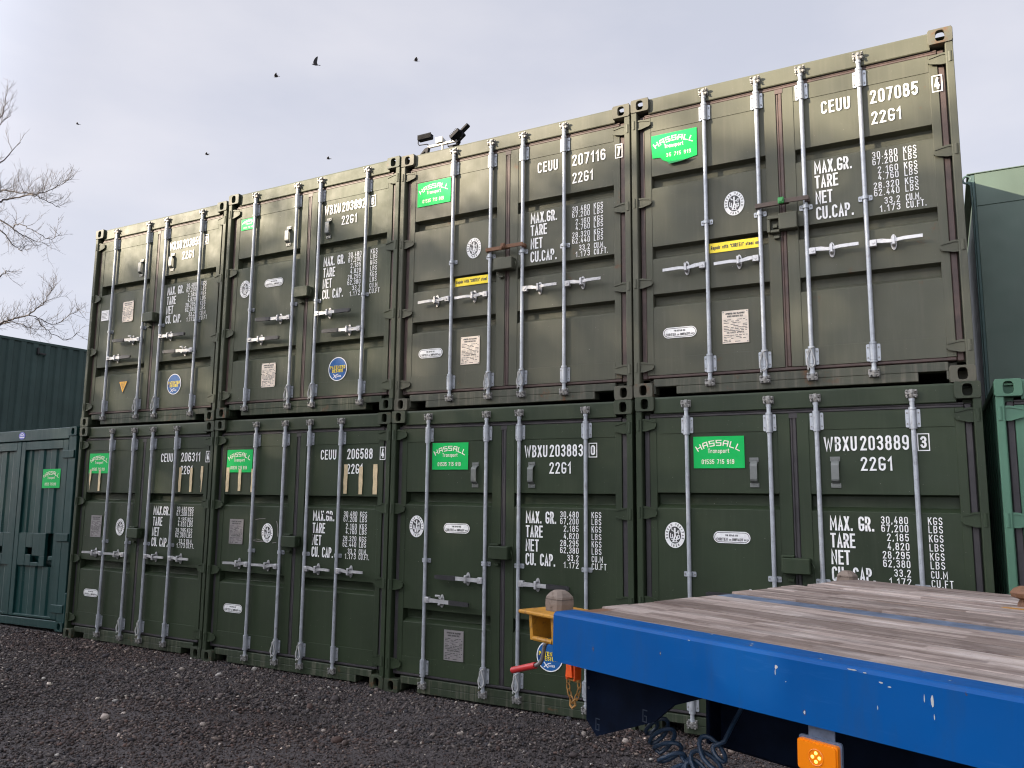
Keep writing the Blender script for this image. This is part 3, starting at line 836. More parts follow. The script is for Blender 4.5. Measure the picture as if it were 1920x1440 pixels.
def bv_mesh():
    def make():
        mb = MB(); y = YT
        mb.cur = 0; mb.prism_y(list(reversed(ell(0, 0, .080, .100))), y, y+.001)
        mb.cur = 1
        a = ell(0, 0, .0495, .0665, 30)
        mb.prism_y(list(reversed(a)), y-.0006, y)
        for s, a0, a1, flip in (('BUREAU VERITAS', 205, -25, False), ('1828', 235, 305, True)):
            n = len(s)
            for i, ch in enumerate(s):
                th = math.radians(a0+(a1-a0)*(i+.5)/n)
                ux, uz = math.cos(th), math.sin(th)
                bx, bz = .0655*ux, .0825*uz
                tx, tz = (-uz, ux) if flip else (uz, -ux)
                nx, nz2 = (-ux, -uz) if flip else (ux, uz)
                f = lambda p, q, bx=bx, bz=bz, tx=tx, tz=tz, nx=nx, nz2=nz2: (bx+tx*(p-.005)+nx*(q-.009), bz+tz*(p-.005)+nz2*(q-.009))
                text(mb, ch, 0, 0, .018, .0105, .20, y-.0006, xform=f)
        mb.cur = 0; yy = y-.0012
        sid = lambda p, t: ribbon(mb, p, t, lambda a, b: (a, b), yy)
        sid([(0, .048), (0.0, .038)], .014); sid([(-.001, .034), (.002, .004), (-.012, -.046)], .013); sid([(.002, .006), (.014, -.022), (.010, -.046)], .008)
        sid([(-.002, .028), (-.022, .034), (-.024, .048)], .006); sid([(.0, .026), (.018, .016), (.026, .034)], .006)
        sid([(-.034, .012), (-.034, -.022), (-.020, -.022), (-.020, .004)], .006); sid([(.022, -.004), (.036, -.004), (.036, -.026), (.022, -.026), (.022, -.004)], .006)
        sid([(-.026, -.034), (.026, -.034)], .006); sid([(-.018, -.052), (.018, -.052)], .006); sid([(.030, .008), (.034, .034)], .006)
        return mb.mesh('oval_emblem', ['white', 'ink'])
    return cached('bv', make)
def pill_mesh():
    def make():
        mb = MB(); y = YT; w_, h_ = .277, .088
        mb.cur = 0; mb.prism_y(list(reversed(rrect(-w_/2, -h_/2, w_/2, h_/2, .0435))), y, y+.001)
        mb.cur = 1
        ribbon(mb, rr(-w_/2+.009, -h_/2+.009, w_/2-.009, h_/2-.009, .034), .004, lambda a, b: (a, b), y-.0006)
        text(mb, 'FOR REPAIR USE', 0, .008, .014, .095, .2, y-.0006, center=0)
        text(mb, 'CORTEN', 0, -.026, .022, .085, .2, y-.0006, center=-.074); text(mb, 'OR', 0, -.025, .013, .018, .2, y-.0006, center=-.013)
        text(mb, 'EQUIVALENT', 0, -.025, .019, .080, .2, y-.0006, center=.044); text(mb, 'ONLY', 0, -.024, .013, .028, .2, y-.0006, center=.104)
        return mb.mesh('oval_sticker', ['white', 'ink'])
    return cached('pill', make)
def csc_mesh(mat, chipped):
    def make():
        mb = MB(); y = .0415; w_, h_ = .205, .262
        mb.cur = 0
        if chipped: poly = [(-w_/2, -h_/2+.01), (-w_/2+.01, -h_/2), (w_/2-.012, -h_/2), (w_/2, -h_/2+.014), (w_/2, .004), (w_/2-.010, .012), (w_/2, .02), (w_/2, h_/2-.006), (w_/2-.008, h_/2), (.014, h_/2), (.006, h_/2-.012), (-.004, h_/2), (-w_/2+.006, h_/2), (-w_/2, h_/2-.01), (-w_/2, .02), (-w_/2+.010, .012), (-w_/2, .002)]
        else: poly = [(-w_/2, -h_/2), (w_/2, -h_/2), (w_/2, h_/2), (-w_/2, h_/2)]
        mb.prism_y(poly, y, .0447)
        mb.cur = 1; yl = y-.0006
        text(mb, 'APPROVED FOR TRANSPORT', 0, .100, .014, .150, .2, yl, center=0)
        text(mb, 'UNDER CUSTOMS SEAL', 0, .078, .014, .125, .2, yl, center=0)
        text(mb, 'CSC SAFETY APPROVAL', 0, -.052, .014, .135, .2, yl, center=0)
        r2 = random.Random(3)
        z = .058
        while z > -.118:
            if not (-.062 < z < -.036):
                x = -.088
                while x < .085:
                    l = r2.uniform(.008, .04)
                    if r2.random() < .75: ribbon(mb, [(x, z), (min(x+l, .09), z)], .0045, lambda a, b: (a, b), yl)
                    x += l+r2.uniform(.006, .016)
            z -= .0125
        mb.cur = 2
        for a in (-1, 1):
            for b in (-1, 1): mb.lathe((a*(w_/2-.010), y-.002, b*(h_/2-.010)), [(.005, 0), (.005, .002)], 'y', 6)
        return mb.mesh('approval_plate', [mat, 'ink', 'zinc_dirty'])
    return cached(('csc', mat, chipped), make)
def patent_mesh():
    def make():
        mb = MB(); y = YT
        mb.cur = 0; mb.prism_y(list(reversed(ell(0, 0, .122, .124, 44))), y, y+.001)
        mb.cur = 1; mb.prism_y(list(reversed(ell(0, 0, .113, .115, 44))), y-.0006, y)
        mb.cur = 3; mb.prism_y(list(reversed([(a, b) for a, b in ell(0, 0, .112, .114, 44) if -.042 < b < .034])), y-.0011, y-.0006)
        mb.cur = 2
        text(mb, 'PATENTED', 0, .002, .034, .200, .19, y-.0013, center=0); text(mb, 'DESIGN', 0, -.036, .034, .140, .19, y-.0013, center=0)
        mb.cur = 0
        ribbon(mb, [(-.050, -.052), (-.032, -.074), (-.016, -.090)], .009, lambda a, b: (a, b), y-.0008)
        ribbon(mb, [(-.052, -.090), (-.034, -.074), (-.012, -.058), (.010, -.054)], .007, lambda a, b: (a, b), y-.0011)
        text(mb, 'TAINER', -.014, -.084, .018, .062, .2, y-.0008)
        return mb.mesh('round_sticker', ['white', 'blue', 'yellow', 'blue2'])
    return cached('patent', make)
def strip_mesh():
    def make():
        mb = MB(); y = YT; w_, h_ = .385, .080
        mb.cur = 0; mb.prism_y([(0, 0), (0, h_), (w_, h_), (w_, 0)], y, y+.001)
        mb.cur = 1; text(mb, 'Repair with "CORTEN" steel only', .010, .026, .032, .40, .17, y-.0006)
        return mb.mesh('yellow_sticker', ['yellow', 'ink'])
    return cached('strip', make)

def clip_box(mb, u0, u1, z0, z1, ch, t=.007):
    ribbon(mb, [(u0, z0), (u1, z0), (u1, z1), (u0, z1), (u0, z0)], t, lambda a, b: (a, b), YT)
    text(mb, ch, 0, z0+.016, z1-z0-.032, (u1-u0)*.56, .17, YT, center=(u0+u1)/2)

def word(door, s, *a, **k):
    mb = MB(); text(mb, s, *a, **k); mark('lettering', door, mb, 'white')
def lettering(door, kind, idw, num, chk, vals, base, units, nr, ul):
    t1 = .132; t2 = .136
    mb = MB()
    if kind == 'c':
        word(door, idw, 1.530, 2.137, .100, .204, t1, YT); word(door, num, 1.876, 2.139, .104, .320, t1, YT)
        clip_box(mb, 2.289, 2.350, 2.132, 2.252, chk); word(door, '22G1', 1.878, base['g'], .098, .200, t1, YT)
        wmax, wcap, um = .268, .265, 1.461
        lab = ['MAX.GR.', 'TARE', 'NET', 'CU.CAP.']
        if base.get('sp'): lab[3] = 'CU. CAP.'; wmax = wcap = .283
        wts = [wmax, .166, .122, wcap]
    else:
        word(door, idw, 1.428, 2.132, .104, .222, t1, YT); word(door, num, 1.672, 2.134, .104, .312, t1, YT)
        clip_box(mb, 2.039, 2.109, 2.128, 2.243, chk); word(door, '22G1', 1.670, base['g'], .098, .204, t1, YT)
        lab = ['MAX. GR.', 'TARE', 'NET', 'CU. CAP.']; wts = [.292, .164, .126, .284]; um = 1.445
    mark('lettering', door, mb, 'white')
    for s_, wd, z in zip(lab, wts, base['lab']): word(door, s_, um, z, .102, wd, t2, YT, gap=.30)
    for s_, un, z in zip(vals, units, base['num']):
        n = len(s_.replace('.', '').replace(',', ''))
        word(door, s_, 0, z, .051, .033*n-.004+(.008 if len(s_) > n else 0), .122, YT, right=nr)
        k = len(un.replace('.', ''))
        word(door, un, ul, z, .051, .031*k-.006+(.012 if '.' in un else 0), .122, YT)

BASE3 = dict(g=1.975, lab=[1.663, 1.548, 1.424, 1.300], num=[1.708, 1.655, 1.589, 1.535, 1.470, 1.415, 1.347, 1.290])
BASEC = dict(g=1.994, lab=[1.522, 1.400, 1.280, 1.163], num=[1.574, 1.522, 1.455, 1.403, 1.334, 1.279, 1.213, 1.163], sp=1)
BASEW = dict(g=1.990, lab=[1.566, 1.446, 1.328, 1.211], num=[1.622, 1.566, 1.505, 1.444, 1.384, 1.326, 1.264, 1.205])
UC = ['KGS', 'LBS', 'KGS', 'LBS', 'KGS', 'LBS', 'CU.M.', 'CU.FT.']
UW = ['KGS', 'LBS', 'KGS', 'LBS', 'KGS', 'LBS', 'CU.M', 'CU.FT']
VC1 = ['30.480', '67.200', '2.160', '4.760', '28.320', '62.440', '33.2', '1.173']
VC2 = ['30.480', '67.200', '2.185', '4.820', '28.295', '62.380', '33.2', '1.173']
VW = ['30,480', '67,200', '2,185', '4,820', '28,295', '62,380', '33.2', '1.172']

def container(loc, kind, label, rz=0, mats=('green', 'cast', 'sill', 'gasket'), ropes=(1, 2), group='green containers stacked two high', dirty=False):
    mat, castm, sillm, gask = mats
    root = tag(empty('shipping_container', loc, (0, 0, rz)), label, 'container', group)
    shell(root, mat, castm, sillm, gask)
    rec, key = {'3': (REC3, '3'), 'c': (REC2C, 'c'), 'w': (REC2W, 'w')}[kind]
    doors = []
    for right in (False, True):
        d = ob('door', door_mesh(right, rec, key, mat), root); doors.append(d)
        for z in (2.362, 1.663, .962, .254): ob('hinge', hinge_mesh(right, mat, kind != '3'), d, (0, 0, z))
    bars = (.629, 1.049, 1.390, 1.808) if kind != 'w' else (.420, 1.052, 1.386, 2.018)
    hz = {'3': 1.050, 'c': 1.045, 'w': 1.055}[kind]; gz = {'3': 1.410, 'c': 1.189, 'w': 1.200}[kind]
    for i, u in enumerate(bars):
        b = ob('locking_bar', bar_mesh(), root, (u, 0, 0))
        ob('bar_bracket', bracket_mesh(.125, .094), b, (0, 0, 2.352)); ob('bar_bracket', bracket_mesh(.125, .094), b, (0, 0, .250))
        ob('bar_bracket', bracket_mesh(.040, .096), b, (0, 0, gz))
        ob('cam_keeper', keeper_mesh(dirty), b, (0, 0, 2.523)); ob('cam_keeper', keeper_mesh(dirty), b, (0, 0, .098))
        if kind == 'w':
            sx, z = [(1, .852), (-1, hz), (1, hz), (-1, .846)][i]
            dr = [-.02, .02, -.02, .01][i]
            ob('handle', handle_mesh('w', sx, dr), b, (0, 0, z)); ob('handle_hook', hook_mesh(i in (0, 3) and loc[2] < 1 or (i in (1, 3) and loc[0] < 1)), b, (sx*.180, 0, z+.180*dr))
        else:
            sx = -1 if i < 2 else 1
            dr = -.03 if kind == '3' and i < 2 else (.012 if kind == '3' else .0)
            ob('handle', handle_mesh('c', sx, dr), b, (0, 0, hz)); ob('handle_hook', hook_mesh(False), b, (sx*.172, 0, hz))
        if i in ropes: ob('rope_loop', rope_mesh(), b, (0, 0, .262))
    ob('lock_box', lockbox_mesh('open' if loc[0] > 7.41 and kind == '3' else 'shut', mat), root)
    if kind == 'w':
        for dd, u in ((doors[0], .928), (doors[1], 1.500)): ob('hand_grip', grip_mesh(), dd, (u, 0, 1.980))
    return root, doors

def put(name, me, door, u, z, label=None):
    o = ob(name, me, door, (u, 0, z))
    if label: o['label'] = label
    return o
def tapes(door, spans):
    r2 = random.Random(5)
    for u, z0, z1, wd, torn in spans:
        mb = MB(); ya, yb = .0406, .0416
        n = 5; lft = []; rgt = []
        for i in range(n+1):
            t = i/n; z = z1+(z0-z1)*t
            hw = wd/2*(1 if not (torn and t > .5) else max(.2, 1.5-1.6*t))
            lft.append((u-hw+r2.uniform(-.003, .003)-.012*t*0, z)); rgt.append((u+hw+r2.uniform(-.003, .003), z))
        mb.prism_y(lft+list(reversed(rgt)), ya, yb)
        ob('tape_strip', mb.mesh('tape_strip', 'tape'), door)

litm = ('green_lit_warm', 'cast_lit', 'sill_lit', 'gasket_old')  # olive copies with the sun in their colour, for the right-hand top pair
lowm = ('green', 'cast', 'sill', 'gasket')
topm = ('green_lit', 'cast', 'sill', 'gasket_old')
# bottom row
c, d = container((0, 0, 0), 'c', 'bottom-row container beside the dark teal container, number ending 206311', mats=lowm)
lettering(d[1], 'c', 'CEUU', '206311', '4', VC2, BASEC, UC, 2.031, 2.052)
put('green_sign', sign_mesh(.385, .246), d[0], .190, 2.008); put('oval_emblem', bv_mesh(), d[0], .875, 1.364); put('oval_sticker', pill_mesh(), d[0], .415, .562)
put('approval_plate', csc_mesh('plate_grey', False), d[0], .418, 1.362)
tapes(d[0], [(.226, 1.798, 2.055, .034, True), (.412, 1.790, 2.050, .040, False), (.590, 1.80, 2.045, .036, False)]); tapes(d[1], [(1.880, 1.792, 2.072, .040, False), (2.066, 1.792, 2.068, .040, False), (2.240, 1.792, 2.084, .036, True)])

c, d = container((2.5009, -.0466, 0), 'c', 'bottom-row container with scraped lettering and masking tape strips, number ending 206588', mats=lowm)
lettering(d[1], 'c', 'CEUU', '206588', '4', VC1, BASEC, UC, 2.030, 2.066)
put('green_sign', sign_mesh(.385, .246), d[0], .182, 2.012); put('oval_emblem', bv_mesh(), d[0], .838, 1.378); put('oval_sticker', pill_mesh(), d[0], .393, .574)
put('approval_plate', csc_mesh('plate_grey', False), d[0], .382, 1.378)
tapes(d[0], [(.205, 1.800, 2.065, .046, False), (.391, 1.812, 2.050, .042, False), (.585, 1.80, 2.05, .04, False)]); tapes(d[1], [(1.867, 1.796, 2.087, .046, False), (2.060, 1.793, 2.064, .046, False), (2.238, 1.794, 2.086, .050, False)])
mb = MB()                                    # paint scrapes round the emblem and across the tare letters
for pth, t in (([(.66, 1.512), (.72, 1.522), (.80, 1.524)], .006), ([(.965, 1.50), (.985, 1.44), (.988, 1.35)], .008), ([(.645, 1.292), (.70, 1.286), (.77, 1.288), (.80, 1.29)], .007), ([(.645, 1.302), (.69, 1.31), (.77, 1.298)], .004), ([(.92, 1.278), (.97, 1.285)], .006)):
    ribbon(mb, pth, t, lambda a, b: (a, b), YT)
mark('paint_scrape', d[0], mb, 'plate_grey')
mb = MB()
for pth, t in (([(1.585, 1.600), (1.66, 1.588), (1.735, 1.572)], .016), ([(1.62, 1.588), (1.70, 1.572)], .010), ([(1.455, 1.50), (1.466, 1.40)], .012), ([(1.462, 1.30), (1.47, 1.37)], .014)):
    ribbon(mb, pth, t, lambda a, b: (a, b), YT-.0022)
mark('paint_scrape', d[1], mb, 'ink')

c, d = container((4.9712, -.0808, 0), 'w', 'bottom-row container directly behind the red crank handle, number ending 203883', mats=lowm, ropes=(1, 2))
lettering(d[1], 'w', 'WBXU', '203883', '0', VW, BASEW, UW, 1.942, 2.059)
put('green_sign', sign_mesh(.392, .247), d[0], .457, 2.029); put('oval_emblem', bv_mesh(), d[0], .297, 1.504); put('oval_sticker', pill_mesh(), d[0], .738, 1.499)
put('approval_plate', csc_mesh('plate_grey', False), d[0], .730, .470); put('round_sticker', patent_mesh(), d[1], 1.678, .476)

c, d = container((7.4342, -.0834, .016), 'w', 'bottom-row container rising behind the timber deck, number ending 203889', mats=lowm, ropes=())
lettering(d[1], 'w', 'WBXU', '203889', '3', VW, BASEW, UW, 1.950, 2.072)
put('green_sign', sign_mesh(.392, .247), d[0], .466, 2.013); put('oval_emblem', bv_mesh(), d[0], .303, 1.493); put('oval_sticker', pill_mesh(), d[0], .745, 1.490)

# top row
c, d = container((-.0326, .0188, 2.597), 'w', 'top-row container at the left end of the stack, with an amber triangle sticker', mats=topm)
lettering(d[1], 'w', 'WBXU', '203855', '3', VW, BASEW, UW, 1.955, 2.040)
put('approval_plate', csc_mesh('plate', True), d[0], .722, 1.440); put('round_sticker', patent_mesh(), d[1], 1.675, .462)
mb = MB(); mb.cur = 0; mb.prism_y([(-.088, .08), (0, -.080), (.088, .08)], YT, YT+.001); mb.cur = 1; mb.prism_y([(-.074, .072), (0, -.063), (.074, .072)], YT-.0006, YT)
mb.cur = 0
for z, hw in ((.055, .045), (.041, .038), (.028, .030), (.014, .024), (.0, .016), (-.014, .009)): ribbon(mb, [(-hw, z), (hw, z)], .005, lambda a, b: (a, b), YT-.001)
put('triangle_sticker', mb.mesh('triangle_sticker', ['ink', 'orange_sticker']), d[0], .733, .474)
mb = MB(); mb.cur = 0; mb.prism_y([(-.075, -.068), (-.075, .068), (.075, .068), (.075, -.068)], YT, YT+.001); mb.cur = 1
for z, hw in ((.03, .06), (.012, .05), (-.006, .055), (-.024, .04), (-.042, .05)): ribbon(mb, [(-.062, z), (-.062+hw*1.9, z)], .005, lambda a, b: (a, b), YT-.0006)
put('white_sticker', mb.mesh('white_sticker', ['white', 'ink']), d[0], .268, 1.433)

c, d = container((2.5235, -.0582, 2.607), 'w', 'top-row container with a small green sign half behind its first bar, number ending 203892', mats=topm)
lettering(d[1], 'w', 'WBXU', '203892', '8', VW, BASEW, UW, 1.951, 2.072)
put('green_sign', sign_mesh(.230, .130), d[0], .186, 2.152); put('oval_emblem', bv_mesh(), d[0], .300, 1.455); put('oval_sticker', pill_mesh(), d[0], .738, 1.481)
put('approval_plate', csc_mesh('plate', True), d[0], .728, .451); put('round_sticker', patent_mesh(), d[1], 1.695, .455)

c, d = container((4.9646, -.0435, 2.597), '3', 'top-row container below the twin floodlights, number ending 207116', mats=litm, dirty=True)
lettering(d[1], 'c', 'CEUU', '207116', '7', VC1, BASE3, UC, 2.045, 2.083)
put('green_sign', sign_mesh(.390, .246), d[0], .190, 2.034); put('oval_emblem', bv_mesh(), d[0], .856, 1.524); put('yellow_sticker', strip_mesh(), d[0], .657, 1.168)
put('approval_plate', csc_mesh('plate', False), d[0], .834, .540); put('oval_sticker', pill_mesh(), d[0], .388, .546)

c, d = container((7.4147, -.0549, 2.605), '3', 'top-row container at the right end of the stack, with a torn green sign', mats=litm, dirty=True)
lettering(d[1], 'c', 'CEUU', '207085', '4', VC1, BASE3, UC, 2.037, 2.075)
put('green_sign', sign_mesh(.390, .246, True), d[0], .170, 2.000, 'torn green sign with a curled lower edge'); put('oval_emblem', bv_mesh(), d[0], .849, 1.537); put('yellow_sticker', strip_mesh(), d[0], .643, 1.150)
put('approval_plate', csc_mesh('plate', False), d[0], .831, .531); put('oval_sticker', pill_mesh(), d[0], .384, .526)

# clamped lock bars across the inner locking bars of the two right-hand top containers
def lockbar(loc, label, mat, knob):
    root = tag(empty('security_bar', loc), label, 'lock', 'security bars across container doors')
    mb = MB(); mb.box(-.20, .055, -.022, -.002, -.018, .018, .003); mb.box(.02, .20, -.034, -.0225, -.015, .021, .003)
    for a in (-.20, .165): mb.box(a, a+.035, -.0019, .040, -.018, .018, .003)
    ob('clamp_bar', mb.mesh('clamp_bar', mat), root)
    mb = MB(); mb.box(-.022, .022, -.060, -.0345, -.02, .03, .006); mb.lathe((0, -.066, .008), [(.016, 0), (.016, .006)], 'y', 12)
    ob('lock_body', mb.mesh('lock_body', knob), root)
lockbar((4.9646+1.222, -.0435, 2.597+1.462), 'rusty security bar clamped across the container below the floodlights', 'rust', 'rust')
lockbar((7.4147+1.222, -.0549, 2.605+1.462), 'dark brown security bar with a green lock tag', 'barbrown', 'lockgreen')

# ------------------------------------------------------------------ light green container on the right, slate container set back above it
c, d = container((9.945, -.085, .018), 'c', 'mid-green container at the right edge of the photo, partly behind the deck', mats=('lightgreen', 'lightgreen', 'lightgreen', 'gasket'), ropes=(), group=None)

def slate_container():
    root = tag(empty('steel_cabin', (10.01, 3.02, 2.612)), 'smooth slate-green steel cabin set back on top of the mid-green container', 'cabin')
    mb = MB(); H = 2.57; Wd = 2.44; Ln = 6.0
    mb.box(.07, Wd, .03, Ln, .05, H-.012)
    ob('body', mb.mesh('body', 'slate'), root)
    mb = MB()
    mb.box(.072, Wd-.02, .010, .0295, H-.36, H-.012, .004); mb.box(.072, Wd-.02, .013, .0295, .06, H-.362, .003)
    ob('front_panel', mb.mesh('front_panel', 'slate'), root)
    mb = MB()
    mb.box(0.028, .040, .004, .05, .0, H-.09, .004); mb.box(.043, .069, .000, .05, .0, H-.09, .006)
    for i in range(16):
        z = .12+i*.145; mb.lathe((.056, -.003, z), [(.006, 0), (.006, .004)], 'y', 6)
    ob('corner_trim', mb.mesh('corner_trim', 'teal_grey'), root)
    mb = MB(); mb.box(.0, Wd, .0, Ln, H-.0115, H, .004); ob('roof', mb.mesh('roof', 'slate'), root)
    mb = MB(); mb.box(.02, Wd, .04, Ln-.04, -.02, .049); ob('base_frame', mb.mesh('base_frame', 'teal_grey'), root)
    mb = MB()
    ring = [(.0+.038*math.cos(2*PI*i/20), .02, H-.06+.038*math.sin(2*PI*i/20)) for i in range(21)]
    mb.tube(ring, .011, 6); mb.prism_y([(.0, H-.10), (.068, H-.18), (.068, H-.02), (.035, H-.02)], .012, .028)
    ob('lifting_lug', mb.mesh('lifting_lug', 'teal_grey'), root)
slate_container()

def side_container(loc, label, hook):
    root = tag(empty('shipping_container', loc), label, 'container')
    shell(root, 'teal_grey', 'teal_grey', 'teal_grey', 'gasket')
    for right in (False, True): ob('door', door_mesh(right, REC2C, 'c', 'teal_grey'), root)
    if hook:
        mb = MB(); mb.box(CW-.012, CW+.05, 3.86, 3.90, 2.28, 2.44, .004); mb.box(CW+.0, CW+.07, 3.901, 4.05, 2.28, 2.32, .004)
        ob('hook_bracket', mb.mesh('hook_bracket', 'rubber'), root)
side_container((-11.14, .55, 2.595), 'dark corrugated container side rising behind the teal container', True)
side_container((-11.14, .55, 0), 'dark corrugated container under the raised one, behind the teal container', False)
side_container((9.99, 6.05, 0), 'dark container standing behind the mid-green one, under the slate cabin', False)

def teal_container():
    root = tag(empty('shipping_container', (-2.645, .12, -.01), (0, math.radians(-.9), 0)), 'dark teal container with a broken lock panel, at the left edge', 'container')
    mat = 'teal'
    for top in (False, True):
        for right in (False, True):
            ob('corner_casting', casting_mesh(right, top, mat), root)
    for right in (False, True): ob('side_wall', side_wall_mesh(right, mat), root); ob('corner_post', rear_post_mesh(right, mat), root)
    ob('end_wall', end_wall_mesh(mat), root); ob('roof', roof_mesh(mat), root); ob('floor_frame', floor_mesh(), root)
    for right in (False, True):
        mb = MB(); a, b = (2.276, CW-.004) if right else (.004, CW-2.276)
        mb.box(a, b, .010, .10, .118, CH-.118, .006)
        mb.lathe((CW+.012 if right else -.012, .03, 0), [(.032, .11), (.032, .47), (.020, .48)], 'z', 12)
        ob('corner_post', mb.mesh('corner_post', mat), root)
    mb = MB(); mb.box(.1625, CW-.1625, .006, .12, 2.440, 2.588, .006); ob('door_header', mb.mesh('door_header', mat), root)
    mb = MB(); mb.box(.1625, CW-.1625, .008, .12, .02, .122, .006); ob('door_sill', mb.mesh('door_sill', mat), root)
    for right in (False, True):
        mir = (lambda a, b: (a, b)) if right else (lambda a, b: (CW-b, CW-a))
        mb = MB()
        def bx(a, b, y0, y1, z0, z1, c=.004):
            a, b = mir(a, b); mb.box(a, b, y0, y1, z0, z1, c)
        bx(1.224, 1.318, .014, .09, .136, 2.428); bx(2.152, 2.268, .014, .09, .136, 2.428)
        bx(1.3185, 2.1515, .014, .09, 2.315, 2.428); bx(1.3185, 2.1515, .014, .09, .136, .165)
        # lock band: plate with a long slot and two square holes
        bx(1.3185, 1.485, .018, .06, .785, 1.210); bx(1.4855, 1.635, .018, .06, 1.022, 1.210); bx(1.4855, 1.612, .018, .06, .785, .930)
        bx(1.6355, 1.915, .018, .06, .917, 1.210); bx(1.6125, 1.795, .018, .06, .785, .832); bx(1.7955, 1.915, .018, .06, .785, .9165)
        bx(2.082, 2.1515, .018, .06, .785, 1.210)
        bx(1.4855, 2.08, .11, .12, .79, 1.20, 0)
        if right: bx(1.97, 2.0815, .03, .055, .86, .92, .01)
        for z0, z1 in ((.1655, .7845), (1.2105, 2.3145)):
            pr = corr_profile(.83, .014, .277)
            X = (lambda a: 1.3195+a) if right else (lambda a: CW-1.3195-a)
            r0 = [(X(a), .040+d, z0) for a, d in pr]; r1 = [(X(a), .040+d, z1) for a, d in pr]
            mb.loft([r0, r1], closed=False, cap=False)
        d = ob('door', mb.mesh('door', mat), root)
        for z in (2.235, 1.165, .275):
            hb = MB(); a, b = mir(2.165, CW-.02); hb.box(a, b, -.006, .0135, z-.05, z+.05, .005)
            ob('hinge', hb.mesh('hinge', mat), d)
        if right: sg = ob('green_sign', sign_mesh(.385, .25), d, (1.730, -.014, 1.800))
    mb = MB(); mb.cur = 0; mb.prism_y(list(reversed(ell(0, 0, .075, .05, 24))), .003, .0055); mb.cur = 1
    ribbon(mb, [(-.05, -.022), (.05, -.022)], .012, lambda a, b: (a, b), .0024); ribbon(mb, arc(0, -.008, .045, .038, 10, 170, 8), .009, lambda a, b: (a, b), .0024); ribbon(mb, [(-.018, .002), (.02, .002)], .010, lambda a, b: (a, b), .0024)
    ob('blue_sticker', mb.mesh('blue_sticker', ['logoblue', 'white']), root, (1.225, 0, 2.515))
teal_container()

# ------------------------------------------------------------------ floodlights on the roof edge
def flood_rig():
    root = tag(empty('floodlight_rig', (5.125, .05, 5.20)), 'pale bar with two black floodlights on the roof edge', 'floodlights'); root.scale = (.9, .9, .9)
    mb = MB(); mb.box(.115, .50, -.014, .014, .062, .090, .005); ob('mounting_bar', mb.mesh('mounting_bar', 'alu'), root)
    mb = MB(); mb.lathe((.31, 0, -.012), [(.022, 0), (.022, .012), (.012, .018), (.012, .068)], 'z', 10); ob('post', mb.mesh('post', 'alu'), root)
    mb = MB(); mb.prism_y([(.005, -.012), (.085, .062), (.135, .070), (.118, -.006), (.100, -.006), (.092, .030)], -.02, .02); ob('foot_bracket', mb.mesh('foot_bracket', 'lampblack'), root)
    mb = MB(); mb.prism_x([(-.035, .0905), (.04, .0905), (.055, .125), (-.035, .150)], .235, .325); ob('junction_box', mb.mesh('junction_box', 'alu'), root)
    for k, (px, pz, tilt, yaw) in enumerate(((.085, .150, 0.0, .25), (.545, .120, -.62, 1.0))):
        mb = MB()
        if k == 0:
            mb.box(-.090, .090, -.030, .020, -.018, .038, .006)
            for i in range(15): x = -.086+i*.0122; mb.box(x, x+.004, -.046, -.0302, -.012, .046)
            f = ob('floodlight', mb.mesh('floodlight', 'lampblack'), root, (px, 0, pz+.03))
            yk = MB(); yk.tube([(-.098, -.01, .012), (-.100, -.01, -.035), (-.085, -.01, -.06), (.02, -.01, -.068), (.045, 0, -.085)], .006, 6)
            ob('yoke', yk.mesh('yoke', 'lampblack'), f)
        else:
            mb.box(-.115, .02, -.075, .075, -.024, .024, .008); mb.box(.0202, .125, -.03, .03, -.016, .018, .008)
            for i in range(6): x = -.105+i*.020; mb.box(x, x+.006, -.07, .07, .0242, .036)
            f = ob('floodlight', mb.mesh('floodlight', 'lampblack'), root, (px, 0, pz+.035), (0, tilt, 0))
            yk = MB(); yk.tube([(.03, -.02, -.018), (-.02, -.02, -.07), (-.075, -.01, -.045)], .007, 6); yk.lathe((-.085, 0, -.075), [(.030, 0), (.03, .010)], 'z', 10)
            ob('yoke', yk.mesh('yoke', 'lampblack'), f)
    mb = MB(); mb.tube([(.43, -.016, .075), (.445, -.02, .10), (.43, -.02, .135), (.45, -.018, .165), (.475, -.01, .15)], .004, 5); mb.tube([(.38, -.016, .07), (.40, -.018, .02), (.42, 0, -.006), (.56, .0, -.006)], .005, 5)
    mb.box(.40, .54, -.04, .03, .010, .020, .004); mb.box(.42, .47, -.04, .03, -.012, .0098)
    ob('cable_clamp', mb.mesh('cable_clamp', 'lampblack'), root)
flood_rig()

